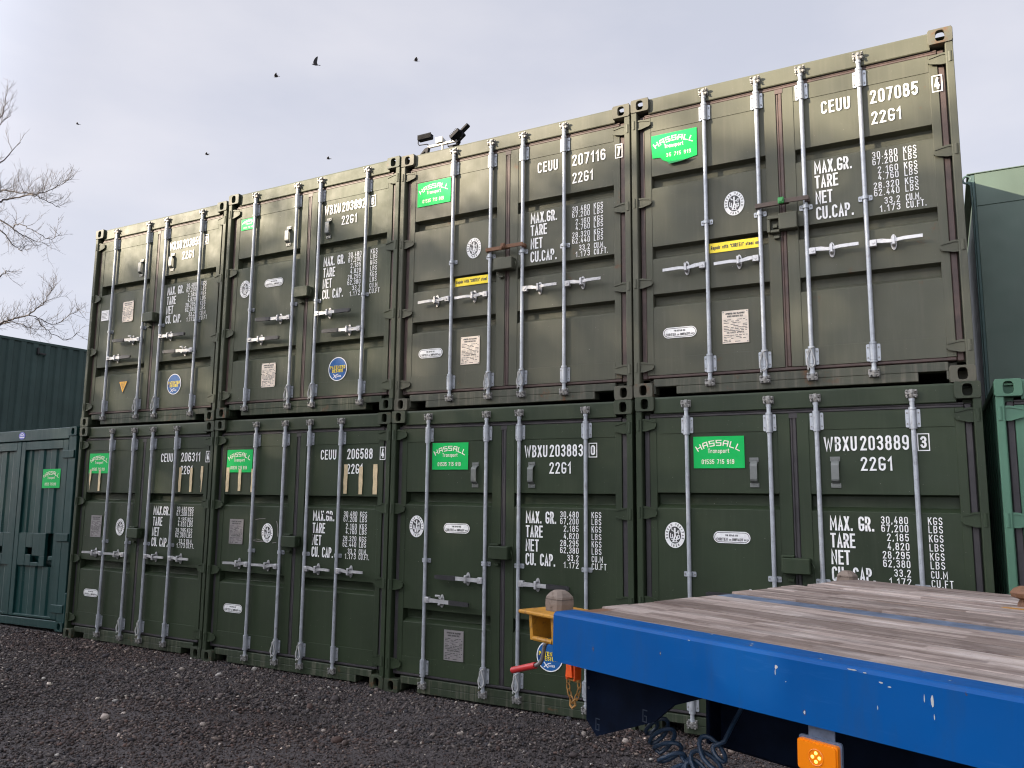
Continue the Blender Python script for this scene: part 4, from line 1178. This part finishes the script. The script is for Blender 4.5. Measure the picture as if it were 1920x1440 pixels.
# ------------------------------------------------------------------ flatbed trailer
TM = Matrix([[0.93531, 0.3536, 0.01261, 8.291685], [-0.35376, 0.93521, 0.01517, -3.421434], [-0.00643, -0.01865, 0.99981, 1.391032], [0, 0, 0, 1]])
DECK = 4.6
def trailer():
    root = tag(empty('flatbed_trailer'), 'blue flatbed trailer with a worn timber deck in the right foreground', 'trailer')
    root.matrix_world = TM
    mb = MB()
    prof = [(.0, -.178), (.0, -.012), (.006, -.003), (.014, 0), (.112, 0), (.112, -.030), (.060, -.040), (.055, -.178)]
    mb.prism_x(prof, 0, DECK); ob('side_rail', mb.mesh('side_rail', 'tblue'), root)
    mb = MB(); mb.prism_x([(2.50-a, b) for a, b in reversed(prof)], 0, DECK); ob('side_rail', mb.mesh('side_rail', 'tblue'), root)
    mb = MB(); mb.box(.004, .055, .113, 2.387, -.176, -.034, .005); ob('end_rail', mb.mesh('end_rail', 'tblue'), root)
    mb = MB(); mb.box(DECK-.06, DECK-.002, .113, 2.387, -.176, -.034, .005); ob('end_rail', mb.mesh('end_rail', 'tblue'), root)
    for a, b in ((1.035, 1.168), (1.742, 1.845)):
        mb = MB(); mb.box(.004, DECK-.004, a+.002, b-.002, -.028, 0.0); ob('deck_channel', mb.mesh('deck_channel', 'tblue_worn'), root)
    r2 = random.Random(4)
    for g0, g1, n in ((.1135, 1.034, 6), (1.169, 1.741, 4), (1.846, 2.3865, 4)):
        wd = (g1-g0)/n
        for i in range(n):
            a = g0+i*wd+.0015; b = g0+(i+1)*wd-.0015; h = r2.uniform(-.0015, .0030)+(.010 if g0 > 1 else 0); s0 = r2.uniform(-.006, .012) + (.09 if g0 < .2 and i == 0 else 0)
            mb = MB(); mb.box(-.5*(DECK-s0-.01), .5*(DECK-s0-.01), -(b-a)/2, (b-a)/2, -.0298, h, .003)
            ob('deck_plank', mb.mesh('deck_plank', 'wood'), root, (s0+.5*(DECK-s0-.01), (a+b)/2, 0))
    # chassis under the deck
    mb = MB(); mb.box(.30, DECK-.3, .62, .78, -.52, -.180, .01); mb.box(.30, DECK-.3, 1.72, 1.88, -.52, -.180, .01)
    mb.box(.28, .2995, .56, 1.94, -.50, -.18, .004)
    for s in (1.0, 1.8, 2.6, 3.4): mb.box(s, s+.06, .781, 1.719, -.40, -.20, .004)
    ob('chassis', mb.mesh('chassis', 'navy'), root)
    mb = MB()
    for s in (.7, 1.5, 2.3, 3.1, 3.9): mb.box(s, s+.05, .056, .6195, -.165, -.045, .004); mb.box(s, s+.05, 1.881, 2.44, -.165, -.045, .004)
    ob('cross_member', mb.mesh('cross_member', 'navy'), root)
    # angled gusset plate
    mb = MB()
    poly = [(-.018, -.1795), (-.018, -.246), (-.013, -.420), (.041, -.470), (.319, -.357), (.405, -.283), (.515, -.240), (.66, -.1795)]
    mb.prism_y(poly, .200, .212)
    g = ob('gusset_plate', mb.mesh('gusset_plate', 'navy'), root)
    mb = MB()
    for s, z in ((.045, -.425), (.275, -.345)):
        ribbon(mb, [(s+.012, z+.02), (s-.006, z+.02), (s-.006, z-.02), (s+.010, z-.02), (s+.010, z), (s+.002, z)], .004, lambda a, b: (a, b), .1985)
    for s, z in ((.0, -.30), (.02, -.22), (.30, -.21)): mb.lathe((s, .196, z), [(.005, 0), (.005, .0038)], 'y', 8)
    ob('plate_mark', mb.mesh('plate_mark', 'navymark'), g)
    # axle, wheels
    for s in (3.0, 4.0):
        mb = MB(); mb.lathe((s, .30, -.93), [(.05, 0), (.05, 1.9)], 'y', 12); mb.box(s-.04, s+.04, .66, .74, -.93, -.5205); mb.box(s-.04, s+.04, 1.76, 1.84, -.93, -.5205)
        ob('axle', mb.mesh('axle', 'navy'), root)
        for n_ in (.32, 2.18):
            mb = MB(); mb.lathe((0, -.13, 0), [(.25, 0), (.40, .005), (.43, .03), (.435, .13), (.43, .23), (.40, .255), (.25, .26)], 'y', 40)
            t = ob('wheel', mb.mesh('wheel', 'rubber', smooth=True), root, (s, n_, -.93))
            mb = MB(); mb.lathe((0, -.10, 0), [(.06, -.02), (.10, 0), (.20, .03), (.249, -.02), (.249, .2)], 'y', 28)
            ob('rim', mb.mesh('rim', 'steel', smooth=True), t)
    # yellow corner bracket and twist lock, near and far
    for k, (s, n_) in enumerate(((-.122, .15), (-.030, 2.36))):
        sg = 1
        br = MB()
        br.box(s-.115, s+.118 if k == 0 else s+.02, n_-.12, n_+.13, -.036, -.022, .004)
        if k == 0:
            for a in (-.062, .062):
                br.prism_x([(n_-.10, -.0365), (n_+.10, -.0365), (n_+.07, -.135), (n_-.09, -.135)], s+a-.008, s+a+.008)
            br.lathe((s-.054, n_-.085, -.128), [(.010, 0), (.010, .108)], 'x', 8); br.prism_x([(n_+.02, -.0365), (n_+.03, -.0365), (n_+.03, -.130), (n_+.02, -.130)], s-.0535, s+.0535)
        ob('corner_bracket', br.mesh('corner_bracket', 'ybracket'), root)
        pm = MB(); rings = []
        for hx, z, ch in ((.044, -.0215, .26), (.047, .006, .30), (.0465, .0222, .30), (.0430, .0228, .30), (.0430, .0255, .30), (.0460, .0260, .30), (.0450, .034, .36), (.034, .049, .44), (.020, .058, .5)):
            c_ = hx*ch; ring = []
            for a, b in ((hx, -hx+c_), (hx, hx-c_), (hx-c_, hx), (-hx+c_, hx), (-hx, hx-c_), (-hx, -hx+c_), (-hx+c_, -hx), (hx-c_, -hx)): ring.append((s+a, n_+b, z))
            rings.append(ring)
        pm.loft(rings)
        ob('twist_lock', pm.mesh('twist_lock', 'post'), root)
    mb = MB(); mb.box(.012, .098, .115, .262, -.0297, -.004, .003); mb.box(.10, .135, .114, .16, -.0297, -.010, .003); ob('corner_plate', mb.mesh('corner_plate', 'rust'), root)
    # rusty twist lock standing on the deck at the right
    mb = MB(); mb.box(.93, 1.10, 1.76, 2.02, -.018, .006, .004)
    ob('lock_base', mb.mesh('lock_base', 'ybracket'), root)
    mb = MB(); mb.lathe((1.0, 1.90, .0062), [(.035, 0), (.030, .02), (.022, .035), (.055, .045), (.060, .062), (.045, .080), (.02, .092)], 'z', 10); mb.box(.945, 1.06, 1.875, 1.925, .055, .078, .008)
    ob('twist_lock', mb.mesh('twist_lock', 'rust'), root)
    # crank handle
    n_ = .145
    mb = MB(); mb.tube([(-.10, n_, -.135), (-.155, n_, -.141), (-.182, n_, -.150), (-.198, n_, -.168), (-.205, n_, -.20), (-.210, n_, -.222), (-.222, n_, -.240), (-.245, n_, -.253), (-.262, n_, -.257)], .0085, 10)
    cr = ob('crank_handle', mb.mesh('crank_handle', 'steel', smooth=True), root)
    mb = MB(); mb.tube([(-.250, n_, -.2545), (-.256, n_, -.256), (-.385, n_, -.296), (-.391, n_, -.298)], .0135, 12); ob('handle_grip', mb.mesh('handle_grip', 'red', smooth=True), cr)
    # side marker
    mb = MB(); mb.box(1.010, 1.087, .018, .022, -.225, -.1785, .001); mb.prism_y(rrect(.984, -.300, 1.108, -.210, .008), .0135, .0225)
    ob('marker_bracket', mb.mesh('marker_bracket', 'tblue_worn'), root)
    mb = MB(); mb.prism_y(rrect(.987, -.296, 1.104, -.2165, .008), -.001, .0132); mb.prism_y(rrect(.991, -.292, 1.100, -.2205, .008), -.006, -.0012)
    lm = ob('side_marker', mb.mesh('side_marker', 'lens'), root)
    mb = MB()
    for a, b in ((0, .011), (0, -.011), (.010, 0), (-.010, 0)): mb.lathe((1.044+a, -.0085, -.256+b), [(.0025, 0), (.0048, .0012), (.0048, .0024)], 'y', 8)
    ob('led', mb.mesh('led', 'led'), lm)
    mb = MB(); ring = [(1.044+.021*math.cos(2*PI*i/24), -.007, -.256+.021*math.sin(2*PI*i/24)) for i in range(25)]; mb.tube(ring, .0012, 5); ob('lens_ring', mb.mesh('lens_ring', 'lens'), lm)
    # chips in the paint of the near rail
    mb = MB()
    r3 = random.Random(9)
    for s, z, ww, hh in ((1.352, -.048, .008, .034), (1.355, -.085, .003, .016), (1.333, -.045, .003, .022), (1.215, -.092, .003, .012), (1.226, -.027, .014, .005), (1.247, -.034, .010, .004), (1.150, -.008, .030, .004), (1.185, -.010, .012, .003), (.925, -.040, .012, .014), (.922, -.055, .003, .020), (.62, -.012, .010, .003), (.955, -.075, .003, .003)):
        k = 7; poly = [(s+ww/2*math.cos(2*PI*i/k)*r3.uniform(.6, 1.1), z+hh/2*math.sin(2*PI*i/k)*r3.uniform(.7, 1.1)) for i in range(k)]
        mb.prism_y(list(reversed(poly)), -.0006, .0005)
    ob('paint_chip', mb.mesh('paint_chip', 'alu'), root)

    # ratchet strap and chain hanging below the corner
    rt = tag(empty('ratchet_strap'), 'orange ratchet with rusty chain hanging under the trailer corner', 'ratchet'); rt.matrix_world = TM
    n_ = .16
    mb = MB()
    for a in (-.072, -.030): mb.box(a, a+.008, n_-.02, n_+.02, -.275, -.170, .003)
    mb.box(-.0635, -.0305, n_-.012, n_+.012, -.265, -.20, .004); mb.lathe((-.080, n_, -.215), [(.008, 0), (.008, .07)], 'x', 8)
    mb.prism_y([(-.058, -.18), (-.040, -.18), (-.030, -.262), (-.066, -.262)], n_-.026, n_-.0205)
    ob('ratchet', mb.mesh('ratchet', 'orange'), rt)
    mb = MB()
    path = [(-.072, -.272), (-.076, -.295), (-.072, -.318), (-.062, -.340), (-.047, -.360), (-.032, -.345), (-.020, -.324), (-.014, -.300), (-.016, -.276)]
    for i in range(len(path)-1):
        (a0, b0), (a1, b1) = path[i], path[i+1]; cx, cz = (a0+a1)/2, (b0+b1)/2; an = math.atan2(b1-b0, a1-a0); hl = math.hypot(a1-a0, b1-b0)*.66
        ring = []
        for k in range(13):
            t = 2*PI*k/12; p = hl*math.cos(t); q = .0085*math.sin(t)
            if i % 2: ring.append((cx+p*math.cos(an)-q*math.sin(an), n_, cz+p*math.sin(an)+q*math.cos(an)))
            else: ring.append((cx+p*math.cos(an), n_+q, cz+p*math.sin(an)))
        mb.tube(ring, .0030, 5)
    mb.tube([(-.060, n_, -.352), (-.062, n_, -.372), (-.046, n_-.004, -.380), (-.034, n_, -.368), (-.038, n_, -.352)], .005, 6)
    mb.box(-.080, -.010, n_-.010, n_+.010, -.280, -.2705, .003)
    ob('chain', mb.mesh('chain', 'chain'), rt)
    # coiled air hose
    hs = tag(empty('air_hose'), 'blue-grey coiled air hose drooping below the trailer', 'hose'); hs.matrix_world = TM
    mb = MB(); ctrl = [(.205, -.405), (.235, -.430), (.270, -.465), (.298, -.512), (.335, -.552), (.385, -.556), (.425, -.520), (.462, -.455), (.500, -.420)]; C = [Vector((a, b)) for a, b in ctrl]; pts = []
    NT = 10; N = NT*16
    for i in range(N+1):
        t = i/N*(len(C)-1); k = min(int(t), len(C)-2); f = t-k
        p0, p1, p2, p3 = C[max(k-1, 0)], C[k], C[k+1], C[min(k+2, len(C)-1)]
        p = .5*((2*p1)+(p2-p0)*f+(2*p0-5*p1+4*p2-p3)*f*f+(3*p1-p0-3*p2+p3)*f*f*f)
        tg = (C[min(k+1, len(C)-1)]-C[k]).normalized(); nr = Vector((-tg.y, tg.x))
        a = 2*PI*NT*i/N; r_ = .060*min(1, 3*min(i, N-i)/N*4+.15)
        q = p+nr*r_*math.cos(a)+tg*.014*math.sin(a)
        pts.append((q.x, .33+r_*math.sin(a)*.40, q.y))
    pts = [(.21, .25, -.30), (.208, .30, -.36)]+pts+[(.515, .34, -.40), (.512, .40, -.35), (.495, .52, -.28), (.48, .56, -.22)]
    mb.tube(pts, .0080, 8)
    ob('coil', mb.mesh('coil', 'hose', smooth=True), hs)
trailer()

# ------------------------------------------------------------------ bare tree on the left
LIMBS = {
'A': [(-17.48, 7.02, 10.74), (-17.19, 7.68, 11.14), (-16.97, 7.9, 11.27), (-16.37, 8.09, 11.36), (-15.94, 8.12, 11.24), (-15.85, 8.41, 11.15), (-15.65, 8.77, 11.01)],
'A2': [(-18.84, 7.65, 11.51), (-17.69, 7.91, 11.66), (-17.26, 8.04, 11.59), (-16.67, 8.25, 11.52), (-16.43, 8.6, 11.59), (-15.97, 8.92, 11.9), (-15.66, 9.14, 12.3)],
'B': [(-18.01, 7.28, 10.86), (-16.92, 7.6, 10.43), (-16.61, 7.92, 10.14), (-16.56, 8.2, 10.03), (-16.44, 8.51, 9.91), (-16.21, 8.87, 9.85)],
'B2': [(-16.71, 7.86, 10.2), (-16.24, 7.88, 10.26), (-15.73, 8.08, 9.99), (-15.37, 8.42, 9.78), (-15.21, 8.58, 10.03)],
'C': [(-18.28, 7.72, 10.79), (-17.86, 8.12, 10.39), (-17.66, 8.41, 10.02), (-17.5, 8.65, 9.78), (-17.37, 8.79, 10.03)],
'D': [(-17.92, 7.62, 6.75), (-17.42, 8.18, 7.13), (-17.08, 8.45, 7.32), (-16.48, 8.63, 7.5), (-16.17, 8.75, 7.79), (-16.06, 8.88, 8.09), (-16.02, 8.98, 8.36)],
'D2': [(-16.59, 8.58, 7.46), (-16.62, 9.03, 7.39), (-16.3, 9.35, 7.23), (-15.94, 9.6, 7.57), (-15.73, 9.8, 7.78)],
'D3': [(-16.68, 8.88, 7.4), (-16.53, 9.13, 7.09), (-16.37, 9.36, 6.89), (-16.09, 9.64, 6.76), (-15.79, 9.88, 7.03)],
'E': [(-18.79, 8.09, 6.59), (-17.83, 8.4, 7.2), (-17.29, 8.58, 7.24), (-16.82, 8.74, 7.1), (-16.68, 8.82, 7.04)],
'F': [(-17.73, 7.09, 13.1), (-17.24, 7.45, 13.98), (-17.19, 7.53, 14.4), (-17.21, 7.56, 14.84)],
'G': [(-17.73, 7.09, 13.1), (-17.37, 7.43, 13.68), (-17.24, 7.57, 13.92), (-17.11, 7.73, 14.14)],
'H': [(-18.02, 7.74, 7.83), (-17.54, 8.1, 8.74), (-17.41, 8.25, 8.95), (-17.46, 8.33, 8.95)],
}
def smooth_path(P, k=5):
    P = [Vector(p) for p in P]; o = []
    for i in range(len(P)-1):
        p0, p1, p2, p3 = P[max(i-1, 0)], P[i], P[i+1], P[min(i+2, len(P)-1)]
        for j in range(k):
            f = j/k; o.append(.5*((2*p1)+(p2-p0)*f+(2*p0-5*p1+4*p2-p3)*f*f+(3*p1-p0-3*p2+p3)*f*f*f))
    o.append(P[-1]); return o
def tree():
    r2 = random.Random(21)
    root = tag(empty('bare_tree', (-20.4, 7.3, 0)), 'leafless tree reaching in from the left above the dark containers', 'tree')
    B0 = Vector((-20.4, 7.3, 0))
    mb = MB()
    tr = smooth_path([(0, 0, 0), (.1, .05, 2.2), (.35, .0, 4.6), (.5, -.1, 7.0), (.9, -.1, 9.4), (1.6, -.2, 11.6), (2.6, -.2, 13.2)], 4)
    rings = []
    for i, p in enumerate(tr):
        r_ = .26*(1-.86*i/(len(tr)-1)); rings.append([(p.x+r_*math.cos(2*PI*j/10), p.y+r_*math.sin(2*PI*j/10), p.z) for j in range(10)])
    mb.loft(rings); ob('trunk', mb.mesh('trunk', 'bark', smooth=True), root)
    lb = MB(); tw = MB()
    def twig(p, d, ln, r, depth):
        n = max(3, int(ln/.09)); pts = [p.copy()]; dd = d.normalized()
        up = r2.uniform(.02, .10)
        for i in range(n):
            dd = (dd+Vector((r2.gauss(0, .13), r2.gauss(0, .13), r2.gauss(0, .10)+up))).normalized()
            pts.append(pts[-1]+dd*ln/n)
        tw.tube(pts, r, 4, r*.45)
        if depth > 0:
            for i in range(1, n):
                if r2.random() < .72:
                    ax = Vector((r2.gauss(0, 1), r2.gauss(0, 1), r2.gauss(0, 1))).normalized()
                    dv = (pts[i+1]-pts[i]).normalized(); side = dv.cross(ax).normalized()
                    twig(pts[i], dv*.72+side*.62+Vector((0, 0, .18)), ln*r2.uniform(.28, .55), r*.62, depth-1)
    starts = {'A': 5.0, 'A2': 5.4, 'B': 4.6, 'C': 4.7, 'D': 3.6, 'E': 3.4, 'F': 6.0, 'G': 6.0, 'H': 4.2}
    for k, P in LIMBS.items():
        Pl = [Vector(q)-B0 for q in P]
        if k in starts:
            z = max(1.8, Pl[0].z-1.7); q = min(tr, key=lambda v: abs(v.z-z)); Pl = [q]+Pl
        path = smooth_path(Pl, 5)
        path = [p+Vector((r2.gauss(0, .018), r2.gauss(0, .018), r2.gauss(0, .018))) for p in path]
        r0 = .045 if k in ('A', 'D') else (.034 if k in starts else .018)
        lb.tube(path, r0, 6, .006)
        for i in range(2, len(path)-1):
            for _ in range(2 if k in ('A', 'A2', 'D', 'D2', 'E') else 1):
                if r2.random() < .78:
                    dv = (path[i+1]-path[i]).normalized()
                    d = dv*.45+Vector((r2.uniform(-.5, .7), r2.uniform(-.6, .6), r2.uniform(-.2, 1.1) if k in ('A', 'A2', 'D', 'F', 'G') else r2.uniform(-.6, .6)))
                    twig(path[i], d, r2.uniform(.30, .85)*(.9 if k != 'A2' else 1.1), .0062, 2)
    # the rest of the crown, out of the picture to the left
    for _ in range(14):
        q = r2.choice(tr[8:]); d = Vector((r2.uniform(-1, .2), r2.uniform(-1, 1), r2.uniform(.1, .8))).normalized()
        pts = [q]
        for i in range(12): d = (d+Vector((r2.gauss(0, .15), r2.gauss(0, .15), r2.gauss(.03, .12)))).normalized(); pts.append(pts[-1]+d*.28)
        lb.tube(pts, .05, 6, .008)
        for i in range(3, 12): twig(pts[i], (pts[i]-pts[i-1]).normalized()*.5+Vector((r2.gauss(0, .5), r2.gauss(0, .5), r2.gauss(.2, .4))), r2.uniform(.5, 1.0), .008, 1)
    ob('branches', lb.mesh('branches', 'bark'), root); ob('twigs', tw.mesh('twigs', 'bark'), root)
tree()

# ------------------------------------------------------------------ birds
def bird(loc, rot, span, flap, label, sc=1.0):
    root = tag(empty('bird', loc, rot), label, 'bird', 'dark birds flying over the yard'); root.scale = (sc, sc, sc)
    mb = MB(); mb.lathe((-.23, 0, 0), [(.004, 0), (.014, .03), (.030, .07), (.036, .10), (.050, .17), (.058, .25), (.045, .34), (.024, .41), (.018, .43)], 'x', 10)
    ob('body', mb.mesh('body', 'bird', smooth=True), root)
    mb = MB(); mb.prism_z([(.17, -.015), (.17, .015), (.31, .055), (.325, .0), (.31, -.055)], -.006, .006); ob('tail', mb.mesh('tail', 'bird'), root)
    for s in (1, -1):
        mb = MB(); st = [(0, -.10, .14), (.30, -.13, .10), (.62, -.07, .12), (.88, .02, .13), (1.0, .10, .14)]
        rings = []
        for t, x0, x1 in st:
            y = s*(.03+t*span*math.cos(flap)*(1-.18*t)); z = t*span*math.sin(flap)
            rings.append([(x0, y, z-.007), (x1, y, z-.004), (x1, y, z+.004), (x0, y, z+.010)])
        mb.loft(rings); ob('wing', mb.mesh('wing', 'bird'), root)
bird((-15.84, 20.51, 22.1), (.10, 0, .80), .50, 1.40, 'largest dark bird, upright with one wing raised, in the middle of the sky', .76)
bird((-13.79, 25.85, 24.48), (.30, .1, .45), .40, .75, 'rightmost dark bird, high in the sky', .60)
bird((-20.38, 22.41, 23.57), (.25, -.1, .50), .40, .65, 'dark bird just left of the largest one', .62)
bird((-46.7, 27.93, 29.16), (.1, .1, .6), .42, .25, 'faint bird far left, above the bare branches', .66)
bird((-34.21, 29.63, 24.87), (.2, .1, .5), .42, .45, 'small bird above the left-hand top container', .66)
bird((-23.46, 30.07, 22.58), (.15, .0, .45), .42, .35, 'small bird left of the floodlights, just above the roof line', .64)

# ------------------------------------------------------------------ ground and gravel
mb = MB(); mb.add([(-400, -400, 0), (400, -400, 0), (400, 400, 0), (-400, 400, 0)], [(0, 1, 2, 3)])
gr = tag(ob('ground', mb.mesh('ground', 'ground')), kind='structure')

def ico():
    t = (1+5**.5)/2
    v = np.array([(-1, t, 0), (1, t, 0), (-1, -t, 0), (1, -t, 0), (0, -1, t), (0, 1, t), (0, -1, -t), (0, 1, -t), (t, 0, -1), (t, 0, 1), (-t, 0, -1), (-t, 0, 1)], float)
    v /= np.linalg.norm(v[0])
    f = np.array([(0, 11, 5), (0, 5, 1), (0, 1, 7), (0, 7, 10), (0, 10, 11), (1, 5, 9), (5, 11, 4), (11, 10, 2), (10, 7, 6), (7, 1, 8), (3, 9, 4), (3, 4, 2), (3, 2, 6), (3, 6, 8), (3, 8, 9), (4, 9, 5), (2, 4, 11), (6, 2, 10), (8, 6, 7), (9, 8, 1)])
    return v, f
def gravel():
    v0, f0 = ico()
    N = 110000
    x = rng.uniform(-4.2, 10.6, N*2); y = rng.uniform(-4.6, 0.10, N*2)
    # keep what the camera's side of the yard shows
    keep = (y > -1.25-(x+1.2)*.42-.35) | (x > 8.0)
    x, y = x[keep][:N], y[keep][:N]; n = len(x)
    r = np.exp(rng.normal(math.log(.0082), .36, n)); big = rng.random(n) < .003; r[big] *= rng.uniform(1.7, 2.9, big.sum())
    tk = np.minimum(np.abs((y+2.12)-.50*(x-4.9)), np.abs((y+1.15)-.50*(x-4.9)))
    r = np.clip(r*(1-.35*np.exp(-(tk/.14)**2)), .004, .042)
    sc = np.stack([r*rng.uniform(.8, 1.5, n), r*rng.uniform(.7, 1.1, n), r*rng.uniform(.45, .85, n)], 1)
    V = v0[None]*rng.uniform(.78, 1.22, (n, 12, 1))*sc[:, None, :]
    a = rng.uniform(0, 2*PI, n); tl = rng.normal(0, .35, n)
    c, s = np.cos(tl)[:, None], np.sin(tl)[:, None]
    X, Z = V[..., 0]*c-V[..., 2]*s, V[..., 0]*s+V[..., 2]*c
    ca, sa = np.cos(a)[:, None], np.sin(a)[:, None]
    Xr, Yr = X*ca-V[..., 1]*sa, X*sa+V[..., 1]*ca
    hz = .006*np.sin(x*2.1+y*1.3)+.005*np.sin(x*.9-y*3.1)
    P = np.stack([Xr+x[:, None], Yr+y[:, None], Z+(sc[:, 2]*rng.uniform(.15, .8, n)+np.maximum(hz, 0))[:, None]], -1).reshape(-1, 3)
    Fc = (f0[None]+12*np.arange(n)[:, None, None]).reshape(-1, 3)
    me = bpy.data.meshes.new('gravel'); me.vertices.add(len(P)); me.vertices.foreach_set('co', P.ravel())
    me.loops.add(len(Fc)*3); me.loops.foreach_set('vertex_index', Fc.ravel().astype(np.int32))
    me.polygons.add(len(Fc)); me.polygons.foreach_set('loop_start', np.arange(0, len(Fc)*3, 3, dtype=np.int32))
    me.polygons.foreach_set('loop_total', np.full(len(Fc), 3, dtype=np.int32)); me.update(calc_edges=True)
    pal = np.array([(.034, .030, .030), (.050, .042, .041), (.070, .060, .056), (.060, .042, .036), (.095, .084, .078), (.026, .026, .030), (.15, .135, .12), (.32, .29, .25)])
    pr = np.array([.24, .23, .17, .10, .12, .09, .04, .01])
    ci = rng.choice(len(pal), n, p=pr)
    col = pal[ci]*1.18*rng.uniform(.5, 1.6, (n, 1)); light = big & (rng.random(n) < .45); col *= np.array([.90, .855, .82]); col[light] = np.array([.40, .37, .33])*rng.uniform(.6, 1.2, (light.sum(), 1))
    red = (np.sin(x*.8+1.0)*np.cos(y*1.7) > .35); col[red] *= np.array([1.06, .97, .93])
    trk = np.minimum(np.abs((y+2.12)-.50*(x-4.9)), np.abs((y+1.15)-.50*(x-4.9)))
    col *= (1-.28*np.exp(-(trk/.13)**2)*(rng.random(n) < .8))[:, None]
    at = me.attributes.new('tone', 'FLOAT_COLOR', 'POINT')
    at.data.foreach_set('color', np.concatenate([np.repeat(col, 12, 0), np.ones((n*12, 1))], 1).ravel().astype(np.float32))
    me.materials.append(M['stone'])
    tag(ob('gravel', me), kind='stuff')
gravel()

# ------------------------------------------------------------------ unseen hedge added behind camera to shade the lower row from the low sun
def shade_hedge():
    N = 130000
    H = 13.52
    x = rng.uniform(-36, 4, N); y = -18+rng.normal(0, .55, N)
    # thin at the clipped top, denser lower down
    d = np.where(rng.random(N) < .32, rng.random(N)**1.25*3.4, rng.random(N)*(H-1.6)+1.6)
    z = np.clip(H-d+.10*np.sin(x*1.7)+.08*np.sin(x*4.1+1)+rng.normal(0, .05, N), .1, None)
    c = np.stack([x, y, z], 1)
    s = rng.uniform(.07, .17, (N, 1))*np.where(d < 3.2, .8, 1.5)[:, None]
    u = rng.normal(size=(N, 3)); u /= np.linalg.norm(u, axis=1, keepdims=True); q = np.cross(u, rng.normal(size=(N, 3))); q /= np.linalg.norm(q, axis=1, keepdims=True)
    P = np.stack([c-u*s, c+q*s*.6, c+u*s, c-q*s*.6], 1).reshape(-1, 3)
    Q = np.arange(N*4, dtype=np.int32)
    me = bpy.data.meshes.new('added_shade_hedge'); me.vertices.add(N*4); me.vertices.foreach_set('co', P.ravel())
    me.loops.add(N*4); me.loops.foreach_set('vertex_index', Q); me.polygons.add(N)
    me.polygons.foreach_set('loop_start', np.arange(0, N*4, 4, dtype=np.int32)); me.polygons.foreach_set('loop_total', np.full(N, 4, dtype=np.int32)); me.update(calc_edges=True)
    me.materials.append(M['leaf']); tag(ob('added_shade_hedge', me), kind='stuff')
shade_hedge()
